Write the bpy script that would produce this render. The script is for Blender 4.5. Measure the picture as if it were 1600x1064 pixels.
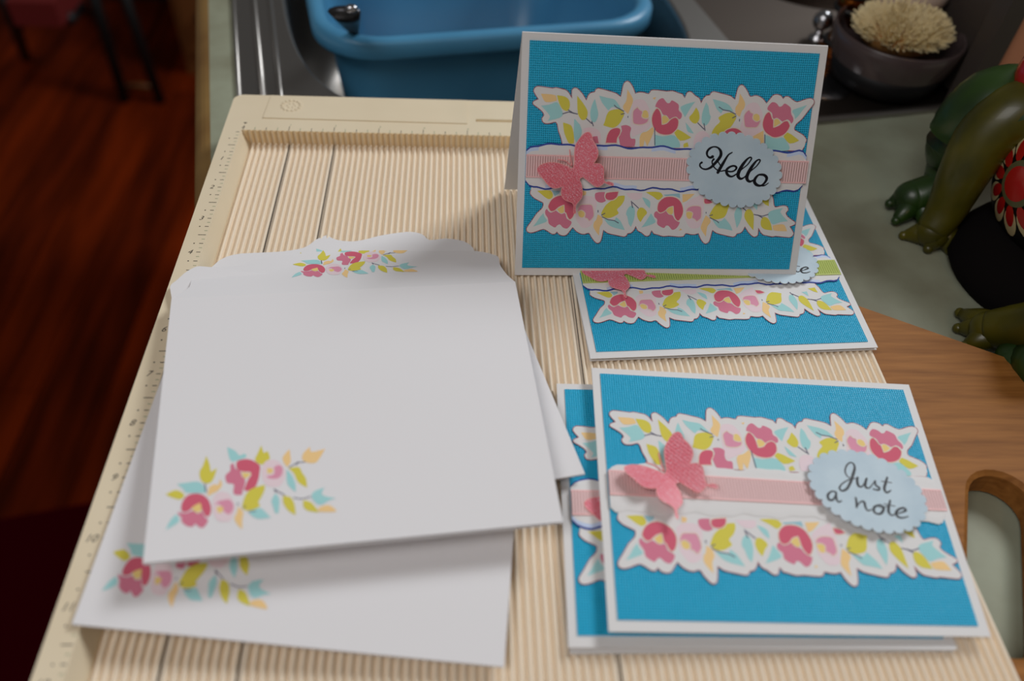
import bpy, bmesh, math, random
from mathutils import Vector, Matrix
random.seed(7)
for o in list(bpy.data.objects): bpy.data.objects.remove(o)
SC = bpy.context.scene
COL = SC.collection
IN = 0.0254                       # everything below is measured in inches on the scoring board
ORG = Vector((0, 0, 38.1 * IN))   # board corner above the floor (metres)
def W(p): return Vector((p[0] * IN, p[1] * IN, p[2] * IN)) + ORG

# ---------------------------------------------------------------- camera
CAM_POS = (4.8236, -15.7969, 10.5908)
CAM_ROT = ((0.99780463, -0.00615234, -0.06593989), (-0.03968091, 0.74161826, -0.66964751), (0.05302213, 0.67079394, 0.739746))
CAM_F = 1270.38
def at(u, v, z):                  # point of the plane z (inches) seen at a pixel of the 1600 x 1064 frame
    d = Matrix(CAM_ROT) @ Vector(((u - 800) / CAM_F, -(v - 532) / CAM_F, -1))
    t = (z - CAM_POS[2]) / d.z
    return tuple(CAM_POS[i] + t * d[i] for i in range(3))
cd = bpy.data.cameras.new('camera'); cam = bpy.data.objects.new('camera', cd); COL.objects.link(cam)
m = Matrix(CAM_ROT).to_4x4(); m.translation = W(CAM_POS); cam.matrix_world = m
cd.sensor_width = 36; cd.lens = CAM_F / 1600 * 36; cd.clip_start = .01; cd.clip_end = 50
cd.dof.use_dof = True; cd.dof.focus_distance = 15.5 * IN; cd.dof.aperture_fstop = 4.8
SC.camera = cam
# ---------------------------------------------------------------- light
SC.view_settings.view_transform = 'Standard'; SC.view_settings.look = 'None'
SC.view_settings.gamma = 1; SC.view_settings.use_curve_mapping = False
SC.view_settings.exposure = -.08
wd = bpy.data.worlds.new('world'); SC.world = wd; wd.use_nodes = True
bg = wd.node_tree.nodes['Background']; bg.inputs[0].default_value = (.27, .26, .25, 1); bg.inputs[1].default_value = .28
def area(name, pos, target, sx, sy, power, col):
    l = bpy.data.lights.new(name, 'AREA'); l.shape = 'RECTANGLE'; l.size = sx * IN; l.size_y = sy * IN
    l.energy = power; l.color = col
    o = bpy.data.objects.new(name, l); COL.objects.link(o); o.location = W(pos)
    o.rotation_euler = (Vector(target) - Vector(pos)).to_track_quat('-Z', 'Y').to_euler(); return o
area('window_light', (54, 34, 52), (6, -5, 0), 26, 24, 27, (.95, .98, 1))
area('front_fill_light', (-26, -36, 66), (8, -4, 0), 44, 36, 15, (1, .97, .95))  # added soft fill from the front left, brightens the standing card's face
area('ceiling_lamp', (22, -46, 46), (10, -5, 0), 5, 5, .9, (1, .55, .25))

# ---------------------------------------------------------------- helpers
def new(name, parent=None, label=None, cat=None, group=None, kind=None, data=None, loc=None):
    o = bpy.data.objects.new(name, data); COL.objects.link(o)
    if loc is not None: o.location = loc
    if parent is not None: o.parent = parent
    if label: o['label'] = label
    if cat: o['category'] = cat
    if group: o['group'] = group
    if kind: o['kind'] = kind
    return o
def origin(o):                    # world position of an object (no rotations are used)
    v = Vector((0, 0, 0))
    while o is not None: v += o.location; o = o.parent
    return v
def thing(name, loc, label, cat, group=None):
    return new(name, None, label, cat, group, loc=W(loc))
class MB:                         # collects geometry in inches, builds one mesh object
    def __init__(s): s.v = []; s.f = []; s.m = []; s.uv = []; s.sm = []
    def add(s, verts, faces, mat=0, uvs=None, smooth=False):
        b = len(s.v); s.v += [tuple(p) for p in verts]; s.uv += (uvs if uvs else [(p[0], p[1]) for p in verts])
        for i, f in enumerate(faces):
            s.f.append(tuple(b + k for k in f)); s.m.append(mat[i] if isinstance(mat, list) else mat); s.sm.append(smooth)
    def build(s, name, mats, parent=None, **kw):
        me = bpy.data.meshes.new(name); off = W((0, 0, 0)) - (origin(parent) if parent is not None else Vector((0, 0, 0)))
        loc = None
        if parent is None:
            n = len(s.v); c = Vector((sum(p[0] for p in s.v) / n, sum(p[1] for p in s.v) / n, min(p[2] for p in s.v)))
            loc = W(c); off = W((0, 0, 0)) - loc
        me.from_pydata([tuple(Vector(p) * IN + off) for p in s.v], [], s.f)
        ul = me.uv_layers.new(name='UVMap')
        for l in me.loops: ul.data[l.index].uv = s.uv[l.vertex_index]
        for i, p in enumerate(me.polygons): p.material_index = s.m[i]; p.use_smooth = s.sm[i]
        for mt in (mats if isinstance(mats, (list, tuple)) else [mats]): me.materials.append(mt)
        me.update()
        return new(name, parent, data=me, loc=loc, **kw)
    def box(s, lo, hi, mat=0, R=None):
        P = [(x, y, z) for z in (lo[2], hi[2]) for y in (lo[1], hi[1]) for x in (lo[0], hi[0])]
        uv = [(p[0], p[1]) for p in P]
        if R: P = [R(p) for p in P]
        s.add(P, [(0, 2, 3, 1), (4, 5, 7, 6), (0, 1, 5, 4), (2, 6, 7, 3), (0, 4, 6, 2), (1, 3, 7, 5)], mat, uv)
    def lathe(s, c, prof, n=40, mat=0, cap=True, tilt=None):
        V = []; F = []
        for r, z in prof:
            for k in range(n):
                a = 2 * math.pi * k / n; p = Vector((r * math.cos(a), r * math.sin(a), z))
                if tilt: p = tilt @ p
                V.append((c[0] + p.x, c[1] + p.y, c[2] + p.z))
        for j in range(len(prof) - 1):
            for k in range(n): F.append((j * n + k, j * n + (k + 1) % n, (j + 1) * n + (k + 1) % n, (j + 1) * n + k))
        if cap: F.append(tuple(range(n))[::-1]); F.append(tuple((len(prof) - 1) * n + k for k in range(n)))
        s.add(V, F, mat, smooth=True)
    def tube(s, pts, rad, n=12, mat=0, flat=1.0, cap=True):
        P = [Vector(p) for p in pts]; V = []; F = []; N = len(P)
        up = Vector((0, 0, 1)); 
        for i in range(N):
            d = (P[min(i + 1, N - 1)] - P[max(i - 1, 0)]).normalized()
            a = d.cross(up); a = a.normalized() if a.length > 1e-3 else Vector((1, 0, 0)); b = a.cross(d).normalized()
            r = rad[i] if isinstance(rad, (list, tuple)) else rad
            for k in range(n):
                t = 2 * math.pi * k / n; V.append(tuple(P[i] + a * (r * math.cos(t)) + b * (r * flat * math.sin(t))))
        for i in range(N - 1):
            for k in range(n): F.append((i * n + k, i * n + (k + 1) % n, (i + 1) * n + (k + 1) % n, (i + 1) * n + k))
        if cap: F.append(tuple(range(n))[::-1]); F.append(tuple((N - 1) * n + k for k in range(n)))
        s.add(V, F, mat, smooth=True)
    def ball(s, c, r, n=24, m=14, mat=0, R=None):
        rr = r if isinstance(r, (tuple, list)) else (r, r, r); V = []; F = []
        for j in range(m + 1):
            for k in range(n):
                a = 2 * math.pi * k / n; e = math.pi * (j / m - .5); p = Vector((rr[0] * math.cos(e) * math.cos(a), rr[1] * math.cos(e) * math.sin(a), rr[2] * math.sin(e)))
                if R: p = R @ p
                V.append((c[0] + p.x, c[1] + p.y, c[2] + p.z))
        for j in range(m):
            for k in range(n): F.append((j * n + k, j * n + (k + 1) % n, (j + 1) * n + (k + 1) % n, (j + 1) * n + k))
        s.add(V, F, mat, smooth=True)
def crom(pts, n=3, closed=True, sharp=-.15):   # smooth curve through points, sharp corners kept
    N = len(pts); P = [Vector(p[:2]) for p in pts]; Wd = [p[2] if len(p) > 2 else 0 for p in pts]; T = []
    for i in range(N):
        if not closed and i in (0, N - 1): T.append((P[1] - P[0]) * .5 if i == 0 else (P[-1] - P[-2]) * .5); continue
        a = P[i] - P[i - 1]; b = P[(i + 1) % N] - P[i]
        if a.length < 1e-6 or b.length < 1e-6 or a.normalized().dot(b.normalized()) < sharp: T.append(Vector((0, 0))); continue
        t = (a.normalized() + b.normalized()); T.append(t.normalized() * min(a.length, b.length) if t.length > 1e-6 else Vector((0, 0)))
    out = []
    for i in range(N if closed else N - 1):
        j = (i + 1) % N; p, q = P[i], P[j]
        for k in range(n):
            t = k / n; h = (2*t**3-3*t**2+1, t**3-2*t**2+t, -2*t**3+3*t**2, t**3-t**2)
            r = p * h[0] + T[i] * h[1] + q * h[2] + T[j] * h[3]; out.append((r.x, r.y, Wd[i] * (1 - t) + Wd[j] * t))
    if not closed: out.append((P[-1].x, P[-1].y, Wd[-1]))
    return out
def tris(poly):                   # triangulate a simple 2D polygon
    from mathutils.geometry import tessellate_polygon
    return [t for t in tessellate_polygon([[Vector((p[0], p[1], 0)) for p in poly]])]
def sheet(mb, poly, F, w0, w1, mat=0, side=None, back=None):   # a sheet cut to an outline, F maps (u, v, w) into space
    n = len(poly); T = tris(poly); uv = [(p[0], p[1]) for p in poly]
    ar = sum(poly[i][0] * poly[(i + 1) % n][1] - poly[(i + 1) % n][0] * poly[i][1] for i in range(n))
    def ori(t):
        a, b, c = (poly[k] for k in t); return t if (b[0]-a[0])*(c[1]-a[1])-(b[1]-a[1])*(c[0]-a[0]) > 0 else t[::-1]
    T = [ori(t) for t in T]
    mb.add([F(p[0], p[1], w1) for p in poly], T, mat, uv)
    if w0 is None: return
    mb.add([F(p[0], p[1], w0) for p in poly], [t[::-1] for t in T], mat if back is None else back, uv)
    q = [(i, (i + 1) % n, n + (i + 1) % n, n + i) for i in range(n)]
    if ar < 0: q = [f[::-1] for f in q]
    mb.add([F(p[0], p[1], w0) for p in poly] + [F(p[0], p[1], w1) for p in poly], q, mat if side is None else side, uv + uv)
def frame(tl, tr, br, bl, wd, ht, bow=None):   # card coordinates in inches -> space
    tl, tr, br, bl = map(Vector, (tl, tr, br, bl)); nrm = (tr - tl + br - bl).cross(tl - bl + tr - br).normalized()
    def F(u, v, w):
        s, t = u / wd, v / ht; p = (bl * (1 - s) + br * s) * (1 - t) + (tl * (1 - s) + tr * s) * t
        if bow: w += bow(s, t)
        return tuple(p + nrm * w)
    return F

# ---------------------------------------------------------------- materials
def srgb(r, g, b, k=1.0):
    f = lambda c: ((c / 255 + .055) / 1.055) ** 2.4 if c > 10.3 else c / 255 / 12.92
    return (min(f(r) * k, .92), min(f(g) * k, .92), min(f(b) * k, .92), 1)
MATS = {}
def mat(name, col, rough=.6, metal=0, spec=.5, noise=None, bump=None, coat=0, trans=0, alpha=1, sub=0, sheen=0):
    if name in MATS: return MATS[name]
    m = bpy.data.materials.new(name); m.use_nodes = True; nt = m.node_tree; B = nt.nodes['Principled BSDF']
    B.inputs['Base Color'].default_value = col; B.inputs['Roughness'].default_value = rough; B.inputs['Metallic'].default_value = metal
    B.inputs['Specular IOR Level'].default_value = spec; B.inputs['Coat Weight'].default_value = coat; B.inputs['Coat Roughness'].default_value = .08
    B.inputs['Transmission Weight'].default_value = trans; B.inputs['Alpha'].default_value = alpha
    if noise:                      # (scale, second colour, detail, coordinate stretch)
        tc = nt.nodes.new('ShaderNodeTexCoord'); mp = nt.nodes.new('ShaderNodeMapping'); mp.inputs['Scale'].default_value = noise[3] if len(noise) > 3 else (1, 1, 1)
        if len(noise) > 5: mp.inputs['Rotation'].default_value = (0, 0, noise[5])
        nz = nt.nodes.new('ShaderNodeTexNoise'); nz.inputs['Scale'].default_value = noise[0]; nz.inputs['Detail'].default_value = noise[2]
        rp = nt.nodes.new('ShaderNodeValToRGB'); lo, hi = noise[4] if len(noise) > 4 else (.35, .65)
        rp.color_ramp.elements[0].position = lo; rp.color_ramp.elements[1].position = hi
        rp.color_ramp.elements[0].color = col; rp.color_ramp.elements[1].color = noise[1]
        nt.links.new(tc.outputs['Object'], mp.inputs[0]); nt.links.new(mp.outputs[0], nz.inputs[0]); nt.links.new(nz.outputs[0], rp.inputs[0]); nt.links.new(rp.outputs[0], B.inputs['Base Color'])
    if bump:                       # (kind, scale, strength, distance)
        tc = nt.nodes.new('ShaderNodeTexCoord'); bp = nt.nodes.new('ShaderNodeBump'); bp.inputs['Strength'].default_value = bump[2]; bp.inputs['Distance'].default_value = bump[3]
        if bump[0] == 'noise':
            t = nt.nodes.new('ShaderNodeTexNoise'); t.inputs['Scale'].default_value = bump[1]; t.inputs['Detail'].default_value = 3
            nt.links.new(tc.outputs['Object'], t.inputs[0]); out = t.outputs[0]
        else:
            def wave(dirn, sc, dist=0.0):
                w = nt.nodes.new('ShaderNodeTexWave'); w.bands_direction = dirn; w.inputs['Scale'].default_value = sc; w.inputs['Distortion'].default_value = dist; w.inputs['Detail Scale'].default_value = 3
                nt.links.new(tc.outputs['UV'], w.inputs[0]); return w.outputs[0]
            if bump[0] == 'ribs': out = wave('X', bump[1])
            elif bump[0] == 'diag': out = wave('DIAGONAL', bump[1], .6)
            else:
                a, b = wave('X', bump[1], 1.2), wave('Y', bump[1], 1.2)
                mx = nt.nodes.new('ShaderNodeMath'); mx.operation = 'MULTIPLY'; nt.links.new(a, mx.inputs[0]); nt.links.new(b, mx.inputs[1]); out = mx.outputs[0]
        nt.links.new(out, bp.inputs['Height']); nt.links.new(bp.outputs[0], B.inputs['Normal'])
    MATS[name] = m; return m
K = 1.33
M_white = mat('white_cardstock', (.77, .76, .76, 1), .75, spec=.25, bump=('noise', 900, .08, .0002))
M_env = mat('envelope_paper', (.80, .79, .81, 1), .8, spec=.2, bump=('noise', 60, .12, .0006))
M_blue = mat('blue_textured_cardstock', srgb(22, 164, 206, K), .42, spec=.6, bump=('weave', 8.2, .8, .0008))
M_pinkedge = mat('pink_cut_edge', srgb(166, 92, 104, 1.0), .7)
M_print = {k: mat('print_' + k, srgb(*c, K), .7, spec=.2) for k, c in dict(pale=(208, 190, 196), yellow=(194, 184, 74), slate=(140, 178, 188), rose=(192, 112, 134), dark=(190, 88, 108),
    gold=(212, 186, 118), teal=(146, 192, 194), pink=(200, 136, 158), orange=(222, 184, 130), line=(206, 190, 176), twig=(92, 92, 112)).items()}
PK = ['pale', 'yellow', 'slate', 'rose', 'dark', 'gold', 'teal', 'pink', 'orange', 'line', 'twig']; PM = [M_print[k] for k in PK]
M_ribbon = mat('pink_grosgrain_ribbon', srgb(214, 180, 180, K), .6, spec=.3, bump=('ribs', 6.8, .6, .0009))
M_ribgreen = mat('green_grosgrain_ribbon', srgb(166, 180, 96, K), .6, spec=.3, bump=('ribs', 6.8, .6, .0009))
M_selv = mat('ribbon_selvedge', srgb(222, 172, 172, K), .55); M_selvg = mat('green_selvedge', srgb(168, 180, 96, K), .55)
M_bfly = mat('pink_glitter_paper', srgb(205, 92, 108, K), .38, spec=.7, bump=('diag', 9, .4, .0004), noise=(2500, srgb(245, 180, 190, K), 1, (1, 1, 1), (.52, .72)))
M_bedge = mat('butterfly_cut_edge', srgb(232, 140, 140, K), .6)
M_tag = mat('pale_blue_tag', srgb(164, 182, 194, K), .7, spec=.3, noise=(70, srgb(176, 192, 202, K), 4))
M_ink = mat('black_ink', srgb(24, 26, 38), .5)
M_board = mat('cream_plastic', srgb(204, 191, 166, K), .45, spec=.4, noise=(20, srgb(200, 186, 160, K), 3), bump=('noise', 1500, .05, .0002))
M_ridge = mat('cream_plastic_ridges', srgb(214, 200, 180, K), .55, spec=.4)
M_groove = mat('soiled_groove', srgb(74, 62, 52), .7)
M_rprint = mat('ruler_black_print', srgb(48, 42, 40), .6); M_rgreen = mat('ruler_green_print', srgb(136, 152, 116), .6)
M_counter = mat('mottled_laminate', srgb(106, 100, 78), .5, spec=.2, noise=(13, srgb(158, 164, 144), 6, (1, 1, 1), (.25, .68)))
M_cedge = mat('ochre_counter_edge', srgb(138, 108, 60), .5, noise=(14, srgb(112, 80, 40), 3))
M_steel = mat('brushed_steel', (.40, .38, .36, 1), .36, metal=1, bump=('noise', 300, .05, .0003))
M_dimsteel = mat('steel_dim_reflections', (.17, .14, .12, 1), .4, metal=1)  # darker copy of the steel, dim reflections put into its colour
M_tub = mat('blue_plastic', srgb(74, 138, 176, 1.05), .35, spec=.4, noise=(12, srgb(66, 128, 166, 1.05), 2))
M_bamboo = mat('bamboo_wood', srgb(160, 106, 52, 1.0), .6, spec=.15, noise=(26, srgb(128, 80, 34, 1.0), 5, (1.0, 14, 14), (.3, .72), math.radians(-29) * -1), bump=('noise', 200, .1, .0004))
M_floor = mat('dark_red_floorboard', srgb(128, 42, 4), .7, spec=.05, noise=(3, srgb(72, 20, 2), 5, (8, .8, 1), (.35, .7)))
M_floor2 = mat('darker_floorboard', srgb(106, 33, 4), .7, spec=.05, noise=(4, srgb(60, 16, 2), 5, (8, .8, 1), (.35, .7)))
M_rug = mat('maroon_rug', srgb(62, 3, 12), 1, spec=0, bump=('noise', 400, .5, .002))
M_black = mat('black_paint', (.006, .006, .007, 1), .5)
M_red = mat('red_fabric', srgb(110, 14, 12), .9); M_cab = mat('brown_cabinet_wood', srgb(128, 78, 36), .5, noise=(6, srgb(104, 60, 26), 4, (1, 1, .2)))
M_cup = mat('smoky_glass', (.07, .05, .05, 1), .25, spec=.5, coat=.15); M_cupblk = mat('black_plastic', (.006, .006, .007, 1), .5, spec=.2)
M_bris = mat('cream_bristles', srgb(232, 212, 170, 1.2), .7); M_porc = mat('white_porcelain', srgb(198, 178, 166, 1.0), .2, coat=.5)
M_bronze = mat('bronze_metal', srgb(150, 82, 30), .25, metal=1); M_knob = mat('grey_metal', (.4, .4, .42, 1), .25, metal=1)
M_pinkbox = mat('salmon_enamel', srgb(214, 146, 112), .5); M_charcoal = mat('charcoal_trim', srgb(66, 58, 54), .5)
M_fgreen = mat('dark_green_glaze', srgb(40, 66, 18), .38, coat=.12, noise=(40, srgb(28, 50, 16), 3)); M_folive = mat('olive_green_glaze', srgb(84, 78, 6), .38, coat=.12, noise=(40, srgb(60, 58, 5), 3))
M_fblack = mat('black_glaze', (.006, .005, .004, 1), .5, spec=.25, coat=.05); M_fred = mat('red_glaze', srgb(176, 18, 20), .25, coat=.5)
M_fcream = mat('cream_glaze', srgb(206, 186, 140), .35, coat=.3); M_forange = mat('orange_glaze', srgb(206, 104, 16), .3, coat=.4)
M_fgrey = mat('olive_grey_glaze', srgb(92, 90, 60), .3, coat=.4)
# ---------------------------------------------------------------- traced shapes, inches in the frame of a card or an envelope
OUTLINE = ((0.248,1.615),(0.235,1.551),(0.318,1.465),(0.481,1.388),(0.491,1.348),(0.469,1.284),(0.376,1.194),(0.27,1.031),(0.193,0.916),(0.203,0.851),(0.277,0.823),(0.39,0.853),(0.51,0.895),(0.601,0.855),(0.676,0.807),(0.742,0.808),(0.772,0.849),(0.815,0.8),(0.899,0.776),(0.963,0.794),(1.01,0.852),(1.071,0.935),(1.141,0.861),(1.242,0.813),(1.308,0.809),(1.382,0.831),(1.427,0.765),(1.499,0.675),(1.56,0.637),(1.616,0.667),(1.643,0.767),(1.659,0.892),(1.738,0.835),(1.874,0.803),(1.958,0.787),(2.06,0.768),(2.109,0.789),(2.131,0.831),(2.189,0.84),(2.251,0.907),(2.271,0.973),(2.311,0.891),(2.39,0.85),(2.463,0.792),(2.514,0.784),(2.554,0.81),(2.581,0.894),(2.629,0.827),(2.633,0.829),(2.706,0.812),(2.815,0.782),(2.921,0.792),(3.101,0.778),(3.207,0.786),(3.246,0.844),(3.329,0.827),(3.419,0.823),(3.488,0.847),(3.534,0.75),(3.597,0.671),(3.654,0.645),(3.713,0.69),(3.736,0.805),(3.752,0.911),(3.83,0.859),(3.961,0.825),(4.166,0.783),(4.217,0.81),(4.231,0.846),(4.302,0.864),(4.35,0.918),(4.369,0.989),(4.446,0.883),(4.549,0.796),(4.604,0.793),(4.645,0.832),(4.637,0.965),(4.684,0.886),(4.746,0.833),(4.822,0.816),(4.936,0.796),(4.989,0.809),(5.253,0.785),(5.314,0.812),(5.333,0.875),(5.263,0.973),(5.241,0.999),(5.328,1.036),(5.34,1.08),(5.278,1.124),(5.176,1.193),(5.129,1.263),(5.168,1.316),(5.139,1.386),(5.072,1.406),(4.983,1.392),(4.912,1.374),(4.879,1.417),(4.855,1.521),(4.816,1.607),(4.786,1.693),(4.768,1.761),(0.298,1.761))
FLORAL = [
('pale',((1.109,1.43),(1.202,1.512),(1.364,1.523),(1.481,1.484),(1.503,1.388),(1.48,1.242),(1.455,1.111),(1.445,1.013),(1.398,0.963),(1.318,0.929),(1.235,0.945),(1.182,1.01),(1.128,1.091),(1.104,1.22),(1.115,1.334))),
('yellow',((0.368,1.601),(0.616,1.613),(0.669,1.511),(0.607,1.454),(0.525,1.484),(0.442,1.547))),
('slate',((0.64,1.614),(0.793,1.608),(0.779,1.561),(0.701,1.511))),
('rose',((0.566,1.277),(0.601,1.229),(0.65,1.206),(0.729,1.247),(0.779,1.216),(0.846,1.184),(0.91,1.201),(0.947,1.104),(1.007,1.065),(1.041,1.04),(1.035,0.991),(0.973,0.917),(0.924,0.916),(0.874,0.94),(0.823,0.989),(0.775,0.972),(0.736,0.931),(0.678,0.954),(0.611,1.003),(0.59,1.1),(0.538,1.18),(0.535,1.244))),
('dark',((0.58,1.325),(0.632,1.438),(0.717,1.504),(0.845,1.535),(0.943,1.5),(1.044,1.429),(1.099,1.317),(1.096,1.22),(1.061,1.122),(1.006,1.081),(0.963,1.121),(0.926,1.202),(0.901,1.217),(0.886,1.354),(0.791,1.313),(0.744,1.272),(0.705,1.239),(0.641,1.23),(0.598,1.277))),
('gold',((0.76,1.272),(0.886,1.354),(0.891,1.25),(0.877,1.209),(0.829,1.2),(0.787,1.232))),
('teal',((0.505,1.196),(0.524,1.131),(0.575,1.067),(0.56,1.034),(0.433,0.984),(0.313,0.942),(0.383,1.032),(0.443,1.13))),
('pink',((1.195,1.359),(1.292,1.369),(1.407,1.362),(1.445,1.274),(1.46,1.16),(1.423,1.094),(1.376,1.061),(1.341,1.101),(1.29,1.125),(1.293,1.207),(1.216,1.262),(1.161,1.237),(1.137,1.221),(1.15,1.286))),
('gold',((1.161,1.237),(1.201,1.254),(1.276,1.215),(1.273,1.141),(1.224,1.124),(1.173,1.156))),
('orange',((1.533,1.186),(1.61,1.138),(1.634,1.032),(1.589,0.949),(1.583,0.783),(1.502,0.882),(1.461,0.964),(1.476,1.046),(1.507,1.079))),
('orange',((1.212,1.616),(1.286,1.609),(1.282,1.545),(1.209,1.528))),
('rose',((1.467,1.581),(1.645,1.6),(1.634,1.519),(1.672,1.439),(1.601,1.406),(1.518,1.421),(1.465,1.484))),
('dark',((1.67,1.592),(1.898,1.62),(1.887,1.54),(1.843,1.474),(1.762,1.449),(1.679,1.464),(1.646,1.519))),
('yellow',((2.019,1.542),(2.017,1.461),(1.966,1.363),(1.89,1.28),(1.927,1.216),(1.865,1.166),(1.768,1.123),(1.668,1.13),(1.598,1.195),(1.626,1.276),(1.685,1.375),(1.794,1.457),(1.904,1.532))),
('teal',((1.662,1.098),(1.737,1.098),(1.854,1.084),(1.883,1.141),(1.971,1.069),(2.068,0.896),(1.949,0.92),(1.83,0.952),(1.743,1))),
('teal',((2.157,1.358),(2.219,1.318),(2.237,1.187),(2.214,1.055),(2.18,0.956),(2.133,1.021),(2.098,1.152),(2.07,1.201),(2.095,1.3))),
('yellow',((2.318,1.319),(2.385,1.32),(2.468,1.231),(2.415,1.157),(2.357,1.049),(2.301,1.122),(2.275,1.237))),
('pale',((2.04,1.591),(2.346,1.596),(2.336,1.507),(2.224,1.464),(2.122,1.495))),
('teal',((2.352,1.515),(2.42,1.5),(2.509,1.437),(2.511,1.314),(2.43,1.386))),
('teal',((2.544,1.224),(2.621,1.11),(2.643,1.052),(2.53,0.993),(2.382,0.95),(2.457,1.058))),
('yellow',((2.411,1.613),(2.543,1.624),(2.694,1.61),(2.745,1.546),(2.665,1.472),(2.568,1.527))),
('pale',((3.167,1.373),(3.262,1.478),(3.497,1.601),(3.535,1.413),(3.543,1.258),(3.531,1.119),(3.51,0.979),(3.406,0.942),(3.315,0.959),(3.233,1.063),(3.198,1.149),(3.205,1.253))),
('slate',((2.752,1.571),(3.056,1.602),(3.074,1.509),(2.937,1.558),(2.798,1.547))),
('rose',((2.648,1.262),(2.705,1.22),(2.773,1.238),(2.823,1.274),(2.882,1.205),(2.954,1.189),(3.006,1.112),(3.072,1.069),(3.109,1.061),(3.096,1.009),(3.049,0.938),(2.981,0.911),(2.932,0.955),(2.894,0.989),(2.849,0.988),(2.818,0.945),(2.745,0.97),(2.678,1.021),(2.671,1.108),(2.613,1.159),(2.607,1.227))),
('dark',((2.651,1.331),(2.669,1.425),(2.765,1.521),(2.886,1.543),(3.011,1.516),(3.098,1.441),(3.151,1.321),(3.155,1.218),(3.12,1.131),(3.071,1.082),(3.013,1.129),(2.979,1.207),(2.956,1.361),(2.87,1.334),(2.806,1.265),(2.721,1.229),(2.666,1.263))),
('gold',((2.832,1.274),(2.87,1.334),(2.956,1.361),(2.966,1.258),(2.944,1.206),(2.899,1.211))),
('orange',((3.11,1.586),(3.338,1.599),(3.275,1.529),(3.193,1.459),(3.125,1.433))),
('pink',((3.275,1.358),(3.344,1.376),(3.479,1.361),(3.507,1.258),(3.503,1.136),(3.429,1.074),(3.388,1.117),(3.331,1.151),(3.34,1.238),(3.248,1.271),(3.206,1.245),(3.225,1.323))),
('gold',((3.216,1.236),(3.249,1.257),(3.331,1.238),(3.331,1.151),(3.28,1.124),(3.233,1.158))),
('orange',((3.594,1.198),(3.673,1.138),(3.698,1.069),(3.645,0.98),(3.639,0.786),(3.555,0.891),(3.521,0.961),(3.546,1.067))),
('dark',((3.524,1.516),(3.633,1.501),(3.711,1.442),(3.642,1.415),(3.543,1.422))),
('yellow',((4.037,1.404),(4.01,1.334),(3.986,1.23),(3.94,1.159),(3.782,1.122),(3.668,1.182),(3.7,1.295),(3.753,1.382),(3.853,1.444))),
('teal',((3.729,1.113),(3.894,1.089),(3.959,1.151),(4.083,1.021),(4.142,0.907),(3.984,0.94),(3.854,0.965))),
('orange',((3.129,0.943),(3.168,0.914),(3.107,0.895))),
('teal',((4.188,1.354),(4.253,1.338),(4.288,1.199),(4.26,1.058),(4.217,0.961),(4.174,1.092),(4.139,1.232))),
('yellow',((4.357,1.305),(4.436,1.323),(4.513,1.219),(4.542,0.92),(4.426,1.042),(4.336,1.182))),
('teal',((4.451,1.419),(4.567,1.43),(4.565,1.308))),
('yellow',((4.611,1.508),(4.763,1.528),(4.782,1.389),(4.705,1.423))),
('teal',((4.784,1.241),(4.848,1.303),(5.061,1.359),(5.017,1.279),(5.189,1.105),(5.044,1.085),(4.903,1.039),(4.837,1.118))),
('yellow',((4.701,1.178),(4.795,1.153),(4.865,1.048),(4.909,0.924),(4.769,0.94),(4.688,0.993),(4.665,1.098))),
('orange',((4.906,1.013),(5.031,1.041),(5.125,1.033),(5.198,0.909),(4.937,0.924)))]
FLORAL_IN = [
('yellow',((4.775,1.377),(4.631,1.418),(4.588,1.493),(4.555,1.66),(4.559,1.729),(4.646,1.731),(4.715,1.618),(4.751,1.528))),
('teal',((4.574,1.311),(4.507,1.369),(4.421,1.503),(4.46,1.657),(4.503,1.727),(4.547,1.659),(4.57,1.523))),
('pale',((4.391,1.472),(4.282,1.446),(4.136,1.48),(4.067,1.57),(4.073,1.716),(4.265,1.721),(4.367,1.609))),
('rose',((4.239,1.62),(4.129,1.594),(4.097,1.717),(4.233,1.72))),
('dark',((3.977,1.714),(3.955,1.567),(3.897,1.473),(3.788,1.436),(3.714,1.46),(3.716,1.545),(3.758,1.623),(3.76,1.708))),
('rose',((3.737,1.592),(3.687,1.498),(3.71,1.407),(3.615,1.389),(3.523,1.432),(3.532,1.524),(3.509,1.616),(3.427,1.63),(3.433,1.754),(3.684,1.752),(3.724,1.653))),
('orange',((3.335,1.767),(3.348,1.597),(3.314,1.518),(3.22,1.485),(3.114,1.397),(3.098,1.482),(3.143,1.622),(3.198,1.748),(3.255,1.641),(3.278,1.766))),
('teal',((3.078,1.537),(2.927,1.568),(2.706,1.545),(2.588,1.701),(2.592,1.755),(3.039,1.766),(3.075,1.678))),
('yellow',((2.72,1.492),(2.651,1.437),(2.394,1.572),(2.594,1.634))),
('yellow',((2.523,1.69),(2.451,1.662),(2.425,1.733),(2.517,1.753))),
('pale',((2.342,1.624),(2.299,1.498),(2.191,1.451),(2.072,1.51),(1.971,1.739),(2.329,1.748))),
('teal',((2.524,1.311),(2.44,1.396),(2.355,1.5),(2.471,1.468))),
('dark',((1.808,1.502),(1.743,1.412),(1.594,1.381),(1.452,1.457),(1.434,1.6),(1.72,1.607))),
('orange',((1.252,1.523),(1.066,1.411),(1.023,1.661),(1.143,1.628))),
('teal',((1.017,1.49),(0.806,1.547),(0.673,1.529),(0.532,1.703),(0.563,1.758),(0.975,1.732))),
('yellow',((0.676,1.507),(0.609,1.434),(0.375,1.572),(0.542,1.63)))]
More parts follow.
